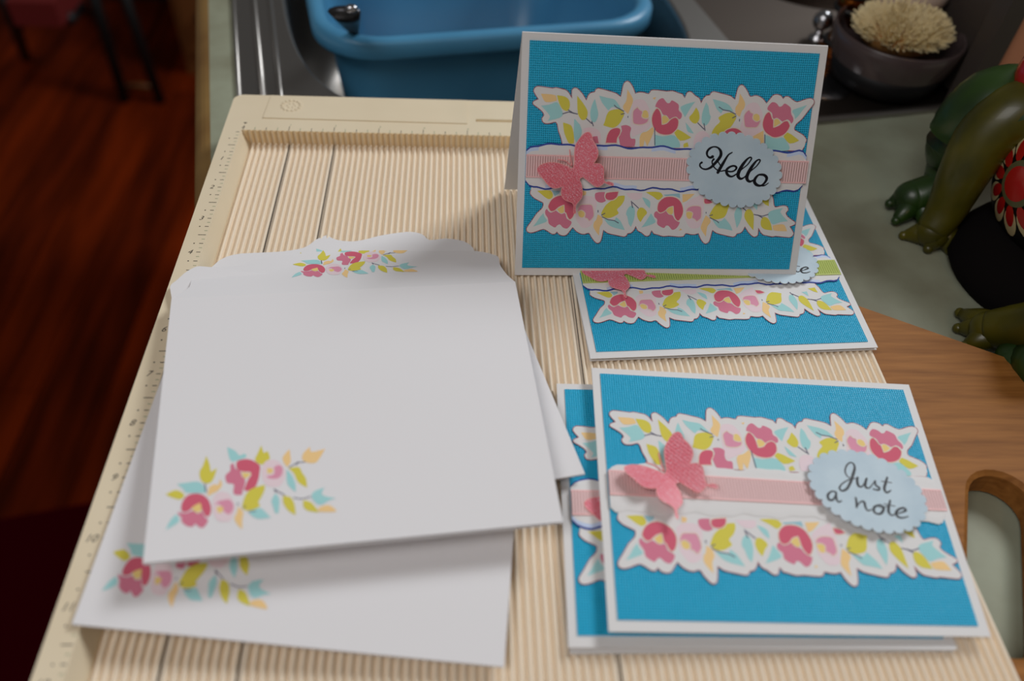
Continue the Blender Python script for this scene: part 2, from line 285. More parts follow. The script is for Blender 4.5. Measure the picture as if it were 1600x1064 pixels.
TWIGS = (((1.6,1.17),(1.671,1.212)),((1.61,1.146),(1.737,1.09),(1.854,1.075),(1.941,1.027)),((1.532,1.267),(1.535,1.223)),((2.15,1.447),(2.185,1.317)),((2.169,1.423),(2.302,1.311)),((3.658,1.19),(3.728,1.209)),((3.671,1.156),(3.822,1.088),(3.862,1.053)),((3.593,1.262),(3.596,1.233)),((4.215,1.424),(4.253,1.338)),((4.247,1.381),(4.358,1.296)),((4.512,1.228),(4.68,1.195),(4.794,1.232)),((4.585,1.22),(4.694,1.16)))
TWIG_IN = (((3.087,1.42),(3.056,1.729)),((1.031,1.481),(1.003,1.696)))
BUTTERFLY = ((1.033,2.098),(1.022,2.291),(1.03,2.438),(1.091,2.558),(1.177,2.662),(1.251,2.686),(1.299,2.644),(1.327,2.557),(1.403,2.448),(1.441,2.331),(1.424,2.241),(1.368,2.143),(1.484,2.145),(1.549,2.094),(1.569,2.019),(1.579,1.869),(1.622,1.816),(1.675,1.828),(1.762,1.796),(1.758,1.758),(1.663,1.779),(1.599,1.801),(1.548,1.754),(1.48,1.715),(1.417,1.736),(1.319,1.803),(1.247,1.854),(1.206,1.884),(1.161,1.868),(1.14,1.837),(1.184,1.739),(1.203,1.618),(1.196,1.526),(1.101,1.417),(1.083,1.37),(1.089,1.262),(1.072,1.239),(1.046,1.277),(1.048,1.385),(1.014,1.439),(0.904,1.483),(0.831,1.535),(0.801,1.626),(0.814,1.725),(0.708,1.7),(0.6,1.721),(0.521,1.787),(0.472,1.846),(0.409,1.905),(0.361,1.963),(0.343,2.03),(0.387,2.083),(0.491,2.123),(0.642,2.133),(0.796,2.1),(0.92,2.058),(0.983,2.022))
ANTENNAE = (((0.995,2.082),(0.959,2.185),(0.927,2.362)),((0.989,2.067),(0.854,2.161),(0.708,2.187)))
HELLO = (((3.584,2.298,0.045),(3.541,2.279,0.03),(3.49,2.31,0.027),(3.472,2.373,0.033),(3.509,2.437,0.033),(3.587,2.474,0.021),(3.662,2.462,0.024),(3.72,2.407,0.039),(3.736,2.337,0.045),(3.707,2.266,0.045),(3.642,2.179,0.042),(3.575,2.107,0.036),(3.49,2.069,0.027),(3.414,2.082,0.021),(3.369,2.124,0.024),(3.368,2.166,0.024),(3.395,2.188,0.033)),((3.94,2.382,0.018),(3.877,2.341,0.024),(3.828,2.254,0.036),(3.779,2.154,0.045),(3.737,2.068,0.048),(3.715,2.017,0.045)),((3.611,2.252,0.033),(3.586,2.213,0.021),(3.609,2.143,0.021),(3.668,2.08,0.018),(3.762,2.04,0.018),(3.836,2.055,0.021),(3.943,2.036,0.024),(4.016,2.055,0.024),(4.052,2.11,0.033),(4.006,2.142,0.027),(3.933,2.125,0.03),(3.872,2.063,0.039),(3.897,1.985,0.039),(3.975,1.947,0.027),(4.055,1.988,0.021),(4.163,2.091,0.018),(4.258,2.179,0.018),(4.313,2.28,0.024),(4.295,2.305,0.021),(4.245,2.281,0.027),(4.167,2.177,0.045),(4.108,2.047,0.054),(4.1,1.961,0.048),(4.152,1.911,0.036),(4.213,1.934,0.021),(4.306,2.037,0.018),(4.428,2.154,0.018),(4.479,2.248,0.024),(4.458,2.269,0.021),(4.409,2.242,0.027),(4.339,2.138,0.045),(4.279,2.008,0.051),(4.27,1.921,0.049),(4.325,1.864,0.036),(4.4,1.895,0.021),(4.467,1.968,0.024)),((3.671,2.251,0.015),(3.698,2.209,0.018),(3.751,2.139,0.018)),((4.509,1.995,0.03),(4.586,1.989,0.037),(4.642,1.936,0.043),(4.619,1.855,0.034),(4.551,1.793,0.028),(4.464,1.809,0.043),(4.419,1.866,0.046),(4.433,1.931,0.04),(4.48,1.987,0.027),(4.524,1.998,0.027)),((4.535,1.793,0.021),(4.612,1.794,0.021),(4.688,1.845,0.012)))
JUST = (((4.027,2.279,0.014),(3.91,2.25,0.017),(3.781,2.172,0.019),(3.731,2.105,0.025),(3.755,2.061,0.025),(3.84,2.093,0.031),(3.931,2.21,0.035),(4.004,2.344,0.038),(4.06,2.462,0.032),(4.055,2.537,0.023),(4.004,2.552,0.019),(3.932,2.49,0.021),(3.888,2.389,0.021),(3.908,2.307,0.017),(3.963,2.273,0.014)),((4.066,2.297,0.029),(4.042,2.23,0.035),(4.046,2.152,0.035),(4.086,2.137,0.021),(4.159,2.21,0.014),(4.21,2.286,0.024),(4.165,2.202,0.035),(4.155,2.133,0.032),(4.207,2.122,0.019),(4.303,2.215,0.014),(4.335,2.249,0.021),(4.324,2.175,0.029),(4.37,2.128,0.029),(4.344,2.092,0.025),(4.269,2.105,0.021)),((4.547,2.315,0.024),(4.492,2.214,0.035),(4.446,2.115,0.035),(4.464,2.054,0.029),(4.546,2.094,0.014)),((4.437,2.245,0.014),(4.59,2.223,0.014)),((3.656,2.038,0.025),(3.596,2.047,0.02),(3.52,1.985,0.031),(3.521,1.909,0.034),(3.579,1.905,0.025),(3.643,1.982,0.023),(3.662,2.03,0.023),(3.641,1.942,0.031),(3.659,1.875,0.023),(3.715,1.897,0.014)),((3.95,1.953,0.023),(3.944,1.873,0.031),(3.924,1.794,0.026)),((3.933,1.81,0.014),(4.015,1.888,0.02),(4.065,1.885,0.031),(4.065,1.814,0.031),(4.087,1.748,0.023),(4.153,1.767,0.014)),((4.276,1.837,0.024),(4.205,1.803,0.031),(4.183,1.732,0.031),(4.235,1.694,0.026),(4.303,1.72,0.031),(4.346,1.792,0.034),(4.32,1.838,0.027),(4.266,1.837,0.02),(4.296,1.806,0.014),(4.425,1.826,0.014)),((4.487,1.923,0.024),(4.432,1.811,0.035),(4.41,1.731,0.034),(4.44,1.681,0.023),(4.507,1.7,0.014),(4.6,1.726,0.019),(4.69,1.769,0.032),(4.669,1.803,0.027),(4.584,1.781,0.028),(4.522,1.716,0.035),(4.537,1.657,0.031),(4.607,1.644,0.023),(4.701,1.67,0.014)),((4.373,1.864,0.014),(4.536,1.83,0.014)))
SPRAY = [
('teal',((0.908,1.216),(1.016,1.122),(1.069,1.028),(1.144,1.047),(1.16,0.985),(1.048,0.951),(0.947,0.95),(0.914,1.085))),
('rose',((0.974,0.91),(0.989,0.815),(1.06,0.742),(1.067,0.662),(1.11,0.597),(1.097,0.499),(1.058,0.398),(1.048,0.346),(0.942,0.369),(0.935,0.447),(0.946,0.543),(0.857,0.585),(0.846,0.721),(0.916,0.785),(0.927,0.885))),
('dark',((1.009,0.868),(1.029,0.932),(1.14,0.948),(1.249,0.897),(1.336,0.785),(1.322,0.674),(1.299,0.567),(1.248,0.444),(1.192,0.391),(1.085,0.403),(1.096,0.456),(1.155,0.587),(1.203,0.655),(1.195,0.702),(1.078,0.739),(1.016,0.797))),
('gold',((1.078,0.727),(1.203,0.677),(1.128,0.604),(1.084,0.647))),
('yellow',((1.391,1.148),(1.411,1.002),(1.469,1.025),(1.49,0.891),(1.411,0.804),(1.346,0.806),(1.277,0.902),(1.318,0.998))),
('pale',((1.683,0.574),(1.645,0.463),(1.581,0.374),(1.498,0.377),(1.41,0.413),(1.357,0.524),(1.347,0.646),(1.371,0.764),(1.433,0.85),(1.525,0.857),(1.609,0.809),(1.661,0.704))),
('pink',((1.536,0.719),(1.611,0.738),(1.653,0.671),(1.627,0.563),(1.56,0.51),(1.443,0.536),(1.409,0.588),(1.51,0.589),(1.532,0.652))),
('gold',((1.434,0.719),(1.515,0.69),(1.484,0.617),(1.43,0.64))),
('orange',((1.786,0.992),(1.779,0.759),(1.718,0.68),(1.678,0.769),(1.675,0.875))),
('orange',((2.088,0.975),(2.09,0.88),(2.3,0.894),(2.211,0.759),(2.128,0.672),(2.017,0.696),(1.948,0.769),(1.976,0.881))),
('yellow',((1.735,0.654),(1.883,0.645),(1.912,0.547),(1.958,0.424),(1.954,0.268),(1.844,0.381),(1.801,0.548))),
('teal',((1.706,0.637),(1.763,0.534),(1.798,0.369),(1.787,0.228),(1.689,0.382))),
('yellow',((0.602,1.117),(0.638,0.959),(0.645,0.821),(0.736,0.869),(0.689,0.721),(0.626,0.635),(0.546,0.652),(0.502,0.718),(0.493,0.854),(0.547,0.956))),
('teal',((0.174,0.711),(0.306,0.705),(0.43,0.7),(0.502,0.662),(0.546,0.575),(0.554,0.486),(0.484,0.491),(0.29,0.544),(0.254,0.617))),
('yellow',((0.019,0.571),(0.149,0.614),(0.238,0.555),(0.265,0.485),(0.204,0.444),(0.081,0.514))),
('orange',((0.769,0.671),(0.785,0.556),(0.713,0.473),(0.642,0.445),(0.58,0.416),(0.608,0.562),(0.688,0.599),(0.732,0.579))),
('rose',((0.173,0.25),(0.225,0.218),(0.311,0.209),(0.363,0.229),(0.432,0.162),(0.484,0.182),(0.527,0.078),(0.561,0.04),(0.544,-0.018),(0.484,-0.077),(0.432,-0.045),(0.39,0.016),(0.356,-0.028),(0.279,-0.001),(0.218,0.074),(0.209,0.159),(0.174,0.208))),
('dark',((0.215,0.293),(0.24,0.404),(0.308,0.486),(0.413,0.5),(0.519,0.451),(0.589,0.349),(0.614,0.216),(0.596,0.115),(0.553,0.083),(0.501,0.178),(0.466,0.312),(0.38,0.289),(0.311,0.23),(0.233,0.237))),
('gold',((0.362,0.282),(0.475,0.331),(0.484,0.203),(0.432,0.182),(0.38,0.225))),
('teal',((0.148,0.214),(0.184,0.113),(0.125,0.054),(0,0),(0.072,0.147))),
('pale',((0.936,0.162),(0.906,0.047),(0.851,-0.045),(0.775,-0.044),(0.695,-0.009),(0.643,0.104),(0.63,0.229),(0.648,0.351),(0.701,0.44),(0.784,0.45),(0.862,0.403),(0.912,0.296))),
('pink',((0.781,0.307),(0.869,0.299),(0.92,0.191),(0.891,0.092),(0.838,0.062),(0.77,0.14),(0.728,0.255),(0.667,0.247),(0.711,0.301))),
('gold',((0.684,0.211),(0.771,0.203),(0.761,0.121),(0.708,0.111))),
('orange',((0.98,0.157),(1.039,0.059),(1.017,-0.061),(1.004,-0.212),(0.946,-0.128),(0.914,-0.018),(0.951,0.058))),
('yellow',((1.374,0.439),(1.361,0.354),(1.312,0.256),(1.254,0.161),(1.278,0.113),(1.197,0.067),(1.092,0.069),(1.032,0.124),(1.062,0.246),(1.12,0.363),(1.23,0.426))),
('teal',((1.108,0.044),(1.268,0.072),(1.335,-0.006),(1.4,-0.114),(1.243,-0.101),(1.158,-0.04))),
('teal',((1.51,0.267),(1.548,0.161),(1.532,0.036),(1.508,-0.065),(1.473,-0.057),(1.453,0.053),(1.441,0.163))),
('yellow',((1.605,0.202),(1.701,0.16),(1.746,0.031),(1.742,-0.148),(1.651,-0.054),(1.597,0.085))),
('yellow',((1.875,0.068),(1.962,0.027),(2.025,-0.073),(2.061,-0.176),(1.914,-0.112),(1.866,-0.038))),
('teal',((1.995,0.106),(2.047,0.182),(2.197,0.216),(2.142,0.118),(2.201,0.061),(2.331,0),(2.23,-0.01),(2.135,-0.054),(2.064,-0.039))),
('orange',((2.058,-0.112),(2.205,-0.08),(2.303,-0.187),(2.3,-0.214),(2.071,-0.164)))]
SPRAY_TWIGS = (((1.736,0.665),(1.87,0.728),(1.982,0.716)),((1.849,0.686),(1.89,0.747)),((0.555,0.639),(0.563,0.484)),((1.496,0.346),(1.519,0.276)),((1.495,0.335),(1.632,0.207)),((1.745,0.139),(1.858,0.093),(1.986,0.108)),((0.982,0.22),(0.975,0.179)),((1.041,0.122),(1.085,0.144)),((1.108,0.044),(1.213,0.032)))
# ---------------------------------------------------------------- room: floor, rug
CA, SA = math.cos(math.radians(12)), math.sin(math.radians(12))
def K2(a, b, z): return (a * CA - b * SA, a * SA + b * CA, z)       # worktop axes -> board axes
ZC = -1.1; ZF = -38.1 + .0
fl = new('floor', kind='structure', loc=W((0, 30, ZF - 1)))
b = MB(); b.box((-110, -60, ZF - 1), (60, 150, ZF - .8)); b.build('subfloor', M_floor2, fl)
pi = 0
x = -96.0
while x < 20:
    y = -50 - random.random() * 30
    while y < 140:
        L = 40 + random.random() * 30; b = MB()
        b.box((x + .04, y + .04, ZF - .8), (x + 4.96, y + L - .04, ZF), 0)
        b.build('floor_plank', M_floor if random.random() < .6 else M_floor2, fl); y += L
    x += 5.0
b = MB(); R0 = at(0, 816, ZF); R1 = at(131.6, 792, ZF); d = (Vector(R1) - Vector(R0)).normalized(); e = Vector((d.y, -d.x, 0))
p0 = Vector(R0) - d * 20; P = [p0, p0 + d * 60, p0 + d * 60 + e * 40, p0 + e * 40]
b.add([tuple(q) for q in P] + [tuple(q + Vector((0, 0, .35))) for q in P], [(4, 5, 6, 7)[::-1], (0, 1, 5, 4), (1, 2, 6, 5), (2, 3, 7, 6), (3, 0, 4, 7), (0, 1, 2, 3)])
b.build('floor_rug', M_rug, label='dark maroon rug lying on the wooden floor below the counter', cat='rug')
# brown cabinet across the room
cb = at(293, 120, ZF); cab = thing('wooden_cabinet', cb, 'brown wooden cabinet with dark round knobs standing behind the counter edge', 'cabinet')
b = MB(); b.box((cb[0], cb[1] + .6, ZF), (cb[0] + 30, cb[1] + 20, ZF + 32)); b.build('body', M_cab, cab)
for i, (px, py, zz) in enumerate(((283, 18, -25), (287, 42, -29))):
    b = MB(); b.box((cb[0] + 1, cb[1] - .1, ZF + 3 + i * 9.5), (cb[0] + 28, cb[1] + .6, ZF + 11.5 + i * 9.5)); dr = b.build('drawer', M_cab, cab)
    b = MB(); b.ball((cb[0] + 3.6, cb[1] - .9, ZF + 7.2 + i * 9.5), .9, 16, 10); b.build('knob', M_black, dr)
# black chair with a red seat
st = at(60, 60, ZF); ch = thing('chair', st, 'black chair with a red seat in the dark far corner', 'chair')
S0 = at(38, 8, -22); S1 = at(112, 8, -22)
b = MB(); b.box((S0[0], S0[1] - 2.5, -22.5), (S1[0], S0[1] + 13, -20.5)); b.build('seat', M_red, ch)
for (u, v, z0, zt) in ((40, 92, ZF, None),):
    q = at(40, 90, ZF); b = MB(); b.tube([q, at(10, 0, -22)], .55, 8); b.build('leg', M_black, ch)
q = at(112, 34, ZF)
b = MB(); b.tube([(q[0], q[1] + 4, ZF), (S1[0], S0[1] - 1, -22.5)], .55, 8); b.build('leg', M_black, ch)
b = MB(); b.tube([(S1[0], S0[1] + 12, ZF), (S1[0] - .5, S0[1] + 12, -22.5)], .55, 8); b.build('leg', M_black, ch)
b = MB(); b.tube([(S0[0], S0[1] + 12, ZF), (S0[0] + .5, S0[1] + 12, -22.5)], .55, 8); b.build('leg', M_black, ch)
b = MB(); b.box((S0[0], S0[1] + 12, -20.5), (S1[0], S0[1] + 13, 0)); b.build('backrest', M_black, ch)
# dark chest behind
q = at(196, 42, ZF); q = (q[0] + 2, q[1] + 7, q[2]); dc = thing('storage_chest', (q[0], q[1], ZF), 'black storage chest at the far edge of the floor', 'chest')
b = MB(); b.box((q[0] - 6, q[1], ZF), (q[0] + 7.5, q[1] + 16, ZF + 24)); b.build('body', M_black, dc)
b = MB(); b.box((q[0] - 6.3, q[1] - .3, ZF + 24), (q[0] + 7.8, q[1] + 16.3, ZF + 25)); b.build('lid', M_black, dc)
q = at(220, 140, ZF); b = MB(); b.tube([(q[0] - 1.6, q[1], ZF + .35), (q[0], q[1] + .1, ZF + .4), (q[0] + 1.6, q[1], ZF + .35)], [.25, .35, .25], 8)
b.build('tan_piece', M_cab, label='small tan scrap lying alone on the dark floor', cat='piece')  # low tan spindle lying on the floor

# ---------------------------------------------------------------- counter
ct = thing('kitchen_counter', K2(8, -12, ZF), 'mottled grey-green laminate kitchen counter with an ochre edge', 'counter')
b = MB(); b.box((-.9, -30, ZC - 1.2), (45, -.12, ZC), 0, lambda p: K2(*p)); b.build('worktop', M_counter, ct)
b = MB(); b.box((-.9, -.12, ZC - 1.2), (-.12, 40, ZC), 0, lambda p: K2(*p)); b.build('worktop', M_counter, ct)
b = MB(); pf = [(-.9, 0)] + [(-.9 - .45 * math.sin(t), -.45 + .45 * math.cos(t)) for t in [math.pi / 2 * k / 6 for k in range(1, 7)]] + [(-1.35, -1.2), (-.9, -1.2)]
V = [K2(a, bb, ZC + z) for bb in (-30, 40) for a, z in pf]; n = len(pf)
b.add(V, [(i, (i + 1) % n, n + (i + 1) % n, n + i) for i in range(n)] + [tuple(range(n))[::-1], tuple(range(n, 2 * n))], 0, smooth=False); b.build('counter_edge', M_cedge, ct)
b = MB(); b.box((-.3, -28, ZF), (44, -2.2, ZC - 1.2), 0, lambda p: K2(*p)); b.build('base_cabinet', M_cab, ct)
b = MB(); b.box((-.3, -2.2, ZF), (.3, 38, ZC - 1.2), 0, lambda p: K2(*p)); b.build('side_panel', M_cab, ct)

# ---------------------------------------------------------------- stainless sink
sk = thing('kitchen_sink', K2(12, 9, ZC - 8), 'brushed stainless steel kitchen sink with raised rim behind the scoring board', 'sink')
def selip(ca, cb_, ra, rb, e, n=72): return [(ca + ra * math.copysign(abs(math.cos(t)) ** (2 / e), math.cos(t)), cb_ + rb * math.copysign(abs(math.sin(t)) ** (2 / e), math.sin(t))) for t in [2 * math.pi * k / n for k in range(n)]]
def deck(name, rect, hole, z, bowl):
    bm = bmesh.new(); a0, b0, a1, b1 = rect
    outer = [(a0, b0), (a1, b0), (a1, b1), (a0, b1)]
    vo = [bm.verts.new(K2(p[0], p[1], z)) for p in outer]; vi = [bm.verts.new(K2(p[0], p[1], z)) for p in hole]
    es = [bm.edges.new((v[i], v[(i + 1) % len(v)])) for v in (vo, vi) for i in range(len(v))]
    bmesh.ops.triangle_fill(bm, use_beauty=True, edges=es)
    bm.verts.index_update(); bmesh.ops.recalc_face_normals(bm, faces=bm.faces)
    fs = []
    for f in bm.faces: f.normal_update(); fs.append(tuple(v.index for v in f.verts)[::(1 if f.normal.z > 0 else -1)])
    m_ = MB(); m_.add([tuple(v.co) for v in bm.verts], fs); bm.free()
    # rolled lip and bowl wall
    n = len(hole); ca = sum(p[0] for p in hole) / n; cb_ = sum(p[1] for p in hole) / n; rings = bowl; V = []
    for s_, dz in rings:
        for p in hole: V.append(K2(ca + (p[0] - ca) * s_, cb_ + (p[1] - cb_) * s_, z + dz))
    F = [(j * n + k, (j + 1) * n + k, (j + 1) * n + (k + 1) % n, j * n + (k + 1) % n) for j in range(len(rings) - 1) for k in range(n)]
    F.append(tuple((len(rings) - 1) * n + k for k in range(n)))
    m_.add(V, F, smooth=True); return m_
RG = [(1.0, 0), (.993, .0), (.985, -.05), (.978, -.2), (.972, -.6), (.95, -5.6), (.92, -6.6), (.84, -7.1), (.2, -7.25)]
deck('a', (-.2, -.4, 14.0, 20), selip(7.25, 9.6, 6.05, 8.3, 3.4), ZC + .05, RG).build('wash_bowl', M_steel, sk)
deck('b', (14.0, -.4, 30, 20), selip(22, 11.5, 6.2, 6.5, 3.4), ZC + .05, RG).build('rinse_bowl', M_dimsteel, sk)
b = MB()
def bead(path, r=.09): b.tube([K2(a, c, ZC + .06) for a, c in path], r, 10)
bead([(-.17, 20), (-.17, -.37)], .06); bead([(-.17, -.37), (30, -.37)], .13); bead([(.42, 20), (.42, .2)], .08); bead([(.92, 20), (.88, 6), (.85, .6)], .07)
b.build('raised_rim', M_steel, sk)
b = MB(); b.lathe(K2(15.6, 1.4, ZC + .05), [(.05, 0), (.9, 0), (.85, .05), (.4, .08), (.05, .08)], 30); b.build('tap_hole_cover', M_knob, sk)

# ---------------------------------------------------------------- blue dish tub
tb = thing('washing_up_bowl', K2(7, 10, ZC - 7), 'blue plastic washing-up tub standing in the sink', 'tub')
def rr(a0, b0, a1, b1, r, n=8):
    out = []
    for cx, cy, t0 in ((a1 - r, b1 - r, 0), (a0 + r, b1 - r, 90), (a0 + r, b0 + r, 180), (a1 - r, b0 + r, 270)):
        for k in range(n + 1): t = math.radians(t0 + 90 * k / n); out.append((cx + r * math.cos(t), cy + r * math.sin(t)))
    return out
def ringmesh(m_, rings, z_off=lambda a, c: 0):
    n = len(rings[0][0]); V = []
    for ring, z in rings:
        for a, c in ring: V.append(K2(a, c, z + z_off(a, c)))
    F = [(j * n + k, j * n + (k + 1) % n, (j + 1) * n + (k + 1) % n, (j + 1) * n + k) for j in range(len(rings) - 1) for k in range(n)]
    m_.add(V, F, smooth=True); return n
TA = (1.95, 4.95, 12.45, 16.0); ZR = -.75
def ins(d, r=1.9): return rr(TA[0] + d, TA[1] + d, TA[2] - d, TA[3] - d, max(r - d * .6, .6))
b = MB(); zz = ZR
n = ringmesh(b, [(ins(.32), zz - .75), (ins(.05), zz - .62), (ins(0), zz - .5), (ins(.0), zz - .15), (ins(.1), zz - .02), (ins(.28), zz), (ins(.42), zz - .06), (ins(.5), zz - .25), (ins(.62), zz - 1.5), (ins(1.3), zz - 6.0), (ins(2.0), zz - 6.1)])
k0 = len(b.v) - n; b.f.append(tuple(k0 + i for i in range(n))); b.m.append(0); b.sm.append(False)
n = ringmesh(b, [(ins(2.0), zz - 6.25), (ins(1.2), zz - 6.2), (ins(.75), zz - 3), (ins(.5), zz - .8), (ins(.45), zz - .45), (ins(.3), zz - .35)])
k0 = len(b.v) - n * 6; b.f.append(tuple(k0 + i for i in range(n))[::-1]); b.m.append(0); b.sm.append(False)
b.build('tub_body', M_tub, tb)
b = MB(); q = at(790, 150, -3.2); b.ball(q, (.55, .12, .22), 16, 10)
P0 = at(537, 12, .75); P1 = at(543, 30, .1); P2 = at(552, 50, -.7)
sp = thing('spoon', P2, 'dark spoon handle with a bright tip sticking up from the blue tub corner', 'utensil')
b = MB(); b.tube([(P2[0] + .5, P2[1] + 1.8, -6.2), P2, P1, (P0[0], P0[1], P0[2] - .1)], [.12, .16, .34, .42], 12, flat=.35); b.build('handle', mat('dark_steel', (.05, .05, .055, 1), .3, metal=.6), sp)
b = MB(); q = at(549, 14, .78); b.ball(q, (.17, .12, .12), 14, 10); b.build('handle_tip', M_knob, sp)

# ---------------------------------------------------------------- things on the sink deck
C0 = (16.78, 4.85, ZC + .07)
cp = thing('brush_pot', C0, 'smoky dark round brush pot on the sink ledge, black below', 'pot')
b = MB(); b.lathe(C0, [(.3, 0), (1.2, 0), (1.42, .15), (1.6, .72)], 48); b.build('base', M_cupblk, cp)
b = MB(); b.lathe(C0, [(1.6, .72), (1.68, .95), (1.73, 1.2), (1.74, 1.5), (1.70, 1.54), (1.65, 1.5), (1.64, 1.15), (1.5, .9), (1.1, .75), (.05, .7)], 48, cap=False); b.build('glass_bowl', M_cup, cp)
br = thing('dish_brush', (C0[0], C0[1], C0[2] + 1.2), 'dish brush with cream bristles lying in the smoky pot', 'brush')
b = MB(); hb = Vector((C0[0], C0[1], C0[2] + 1.35)); b.ball(tuple(hb), (1.05, .95, .45), 24, 14)
b.build('bristle_core', mat('straw_core', srgb(150, 104, 52), .9), br)
b = MB()
for k in range(1500):
    t = random.random() * 2 * math.pi; e = math.asin(random.random() ** .8); d = Vector((math.cos(t) * math.cos(e), math.sin(t) * math.cos(e), math.sin(e)))
    c = hb + Vector((d.x * .98, d.y * .88, d.z * .42)); d2 = (d + Vector((random.uniform(-.25, .25), random.uniform(-.25, .25), .35))).normalized(); tip = c + d2 * random.uniform(.25, .5)
    s_ = d2.cross(Vector((.3, .2, 1))).normalized() * .028; u_ = d2.cross(s_).normalized() * .028
    b.add([tuple(c + s_), tuple(c - s_ * .5 + u_), tuple(c - s_ * .5 - u_), tuple(tip + s_ * .6), tuple(tip - s_ * .3 + u_ * .6), tuple(tip - s_ * .3 - u_ * .6)], [(0, 1, 4, 3), (1, 2, 5, 4), (2, 0, 3, 5), (3, 4, 5)])
b.build('bristles', M_bris, br, kind='stuff')
b = MB(); h0 = Vector((17.25, 6.0, .95)); b.ball(tuple(h0), (1.1, .8, .6), 24, 14); b.tube([tuple(hb + Vector((.2, .6, .1))), tuple(h0)], [.5, .5], 16); b.build('handle', M_porc, br)
q = Vector(at(1303, 84, ZC)); pm = thing('pepper_mill', tuple(q), 'bronze pepper mill with black rings beside the brush pot', 'mill')
axis = q
b = MB(); b.lathe(tuple(q), [(.1, 0), (.52, 0), (.52, .25), (.34, .4), (.32, 1.3), (.42, 1.5), (.42, 1.75), (.34, 1.9), (.36, 2.8), (.48, 3.3), (.3, 3.9), (.1, 4.0)], 30); b.build('body', M_bronze, pm)
for zz_ in (.42, 1.42, 1.86, 2.5):
    b = MB(); b.lathe((q[0], q[1], q[2] + zz_), [(.3, -.07), (.46, -.07), (.48, 0), (.46, .07), (.3, .07)], 30, cap=False); b.build('ring', M_black, pm)
q = Vector(at(1276, 62, ZC)); kb = thing('tap_handle', tuple(q), 'small grey metal tap knob behind the standing card corner', 'tap')
b = MB(); b.lathe(tuple(q), [(.05, 0), (.3, 0), (.25, .1), (.12, .2), (.12, .45)], 20); b.build('stem', M_knob, kb)
b = MB(); b.ball((q[0], q[1], q[2] + .6), .3, 18, 12); b.build('knob', M_knob, kb)
q = Vector(at(1506, 182, ZC)); ZBN = ZC + .2; bx = thing('bread_bin', (q[0] + 3, q[1] + 1, ZBN), 'tall salmon enamel bin with a charcoal corner edge behind the frog', 'bin')
Rb = lambda p: (q.x + p[0] * math.cos(.1) - p[1] * math.sin(.1), q.y + p[0] * math.sin(.1) + p[1] * math.cos(.1), p[2])
b = MB(); b.box((.12, 0, ZBN), (8, 6, ZC + 9), 0, Rb); b.build('body', M_pinkbox, bx)
b = MB(); b.box((-.42, -.12, ZBN), (.12, .5, ZC + 9.1), 0, Rb); b.build('corner_edge', M_charcoal, bx)
b = MB(); b.box((.0, .5, ZBN), (.12, 6, ZC + 9), 0, Rb); b.build('side_panel', M_charcoal, bx)

# ---------------------------------------------------------------- bamboo cutting board
D1 = Vector((.875, -.484, 0)).normalized(); D2 = Vector((-.484, -.875, 0)).normalized(); CO = Vector((12.9, -4.8, 0))
def CB(s_, t, z): v = CO + D1 * s_ + D2 * t; return (v.x, v.y, z)
bm = bmesh.new(); outer = [(p[0], p[1]) for p in rr(-8, 0, 4.6, 9.8, .8, 6)]
h1 = Vector((13.68, -9.2, 0)) - CO; h2 = Vector((12.78, -11.2, 0)) - CO
c1 = (h1.dot(D1), h1.dot(D2)); c2 = (h2.dot(D1), h2.dot(D2)); ang = math.atan2(c2[1] - c1[1], c2[0] - c1[0]); rh = .52
hole = [(c2[0] + rh * math.cos(ang - math.pi / 2 + math.pi * k / 12), c2[1] + rh * math.sin(ang - math.pi / 2 + math.pi * k / 12)) for k in range(13)] + [(c1[0] + rh * math.cos(ang + math.pi / 2 + math.pi * k / 12), c1[1] + rh * math.sin(ang + math.pi / 2 + math.pi * k / 12)) for k in range(13)]
def grow(pts, d):
    cx = sum(p[0] for p in pts) / len(pts); cy = sum(p[1] for p in pts) / len(pts); o = []
    for i, p in enumerate(pts):
        a_ = Vector(pts[i - 1]); c_ = Vector(pts[(i + 1) % len(pts)]); t = (c_ - a_); nn = Vector((t.y, -t.x)).normalized()
        if nn.dot(Vector(p) - Vector((cx, cy))) < 0: nn = -nn
        o.append((p[0] + nn.x * d, p[1] + nn.y * d))
    return o
top_o = grow(outer, -.06); top_h = grow(hole, .08)
ob = [bm.verts.new((p[0], p[1], 0)) for p in top_o]; hb_ = [bm.verts.new((p[0], p[1], 0)) for p in top_h]
es = [bm.edges.new((v[i], v[(i + 1) % len(v)])) for v in (ob, hb_) for i in range(len(v))]
bmesh.ops.triangle_fill(bm, use_beauty=True, edges=es); bm.verts.index_update(); T = [tuple(v.index for v in f.verts) for f in bm.faces]; PV = [tuple(v.co) for v in bm.verts]; bm.free()
b = MB(); zt, zb = -.5, ZC
def orient(V, F, up):
    o = []
    for f in F:
        p = [Vector(V[k]) for k in f]; nz = (p[1] - p[0]).cross(p[2] - p[0]).z; o.append(f if (nz > 0) == up else f[::-1])
    return o
V = [CB(p[0], p[1], zt) for p in PV]; b.add(V, orient(V, T, True)); V = [CB(p[0], p[1], zb) for p in PV]; b.add(V, orient(V, T, False))
for (tp, md) in ((top_o, outer), (top_h, hole)):
    n = len(tp); V = [CB(*p, zt) for p in tp] + [CB(*p, zt - .07) for p in md] + [CB(*p, zb + .07) for p in md] + [CB(*p, zb) for p in tp]
    F = [(j * n + k, j * n + (k + 1) % n, (j + 1) * n + (k + 1) % n, (j + 1) * n + k) for j in range(3) for k in range(n)]; b.add(V, F, smooth=False)
ctb = b.build('cutting_board', M_bamboo, label='bamboo cutting board with a handle slot under the scoring board', cat='cutting board')

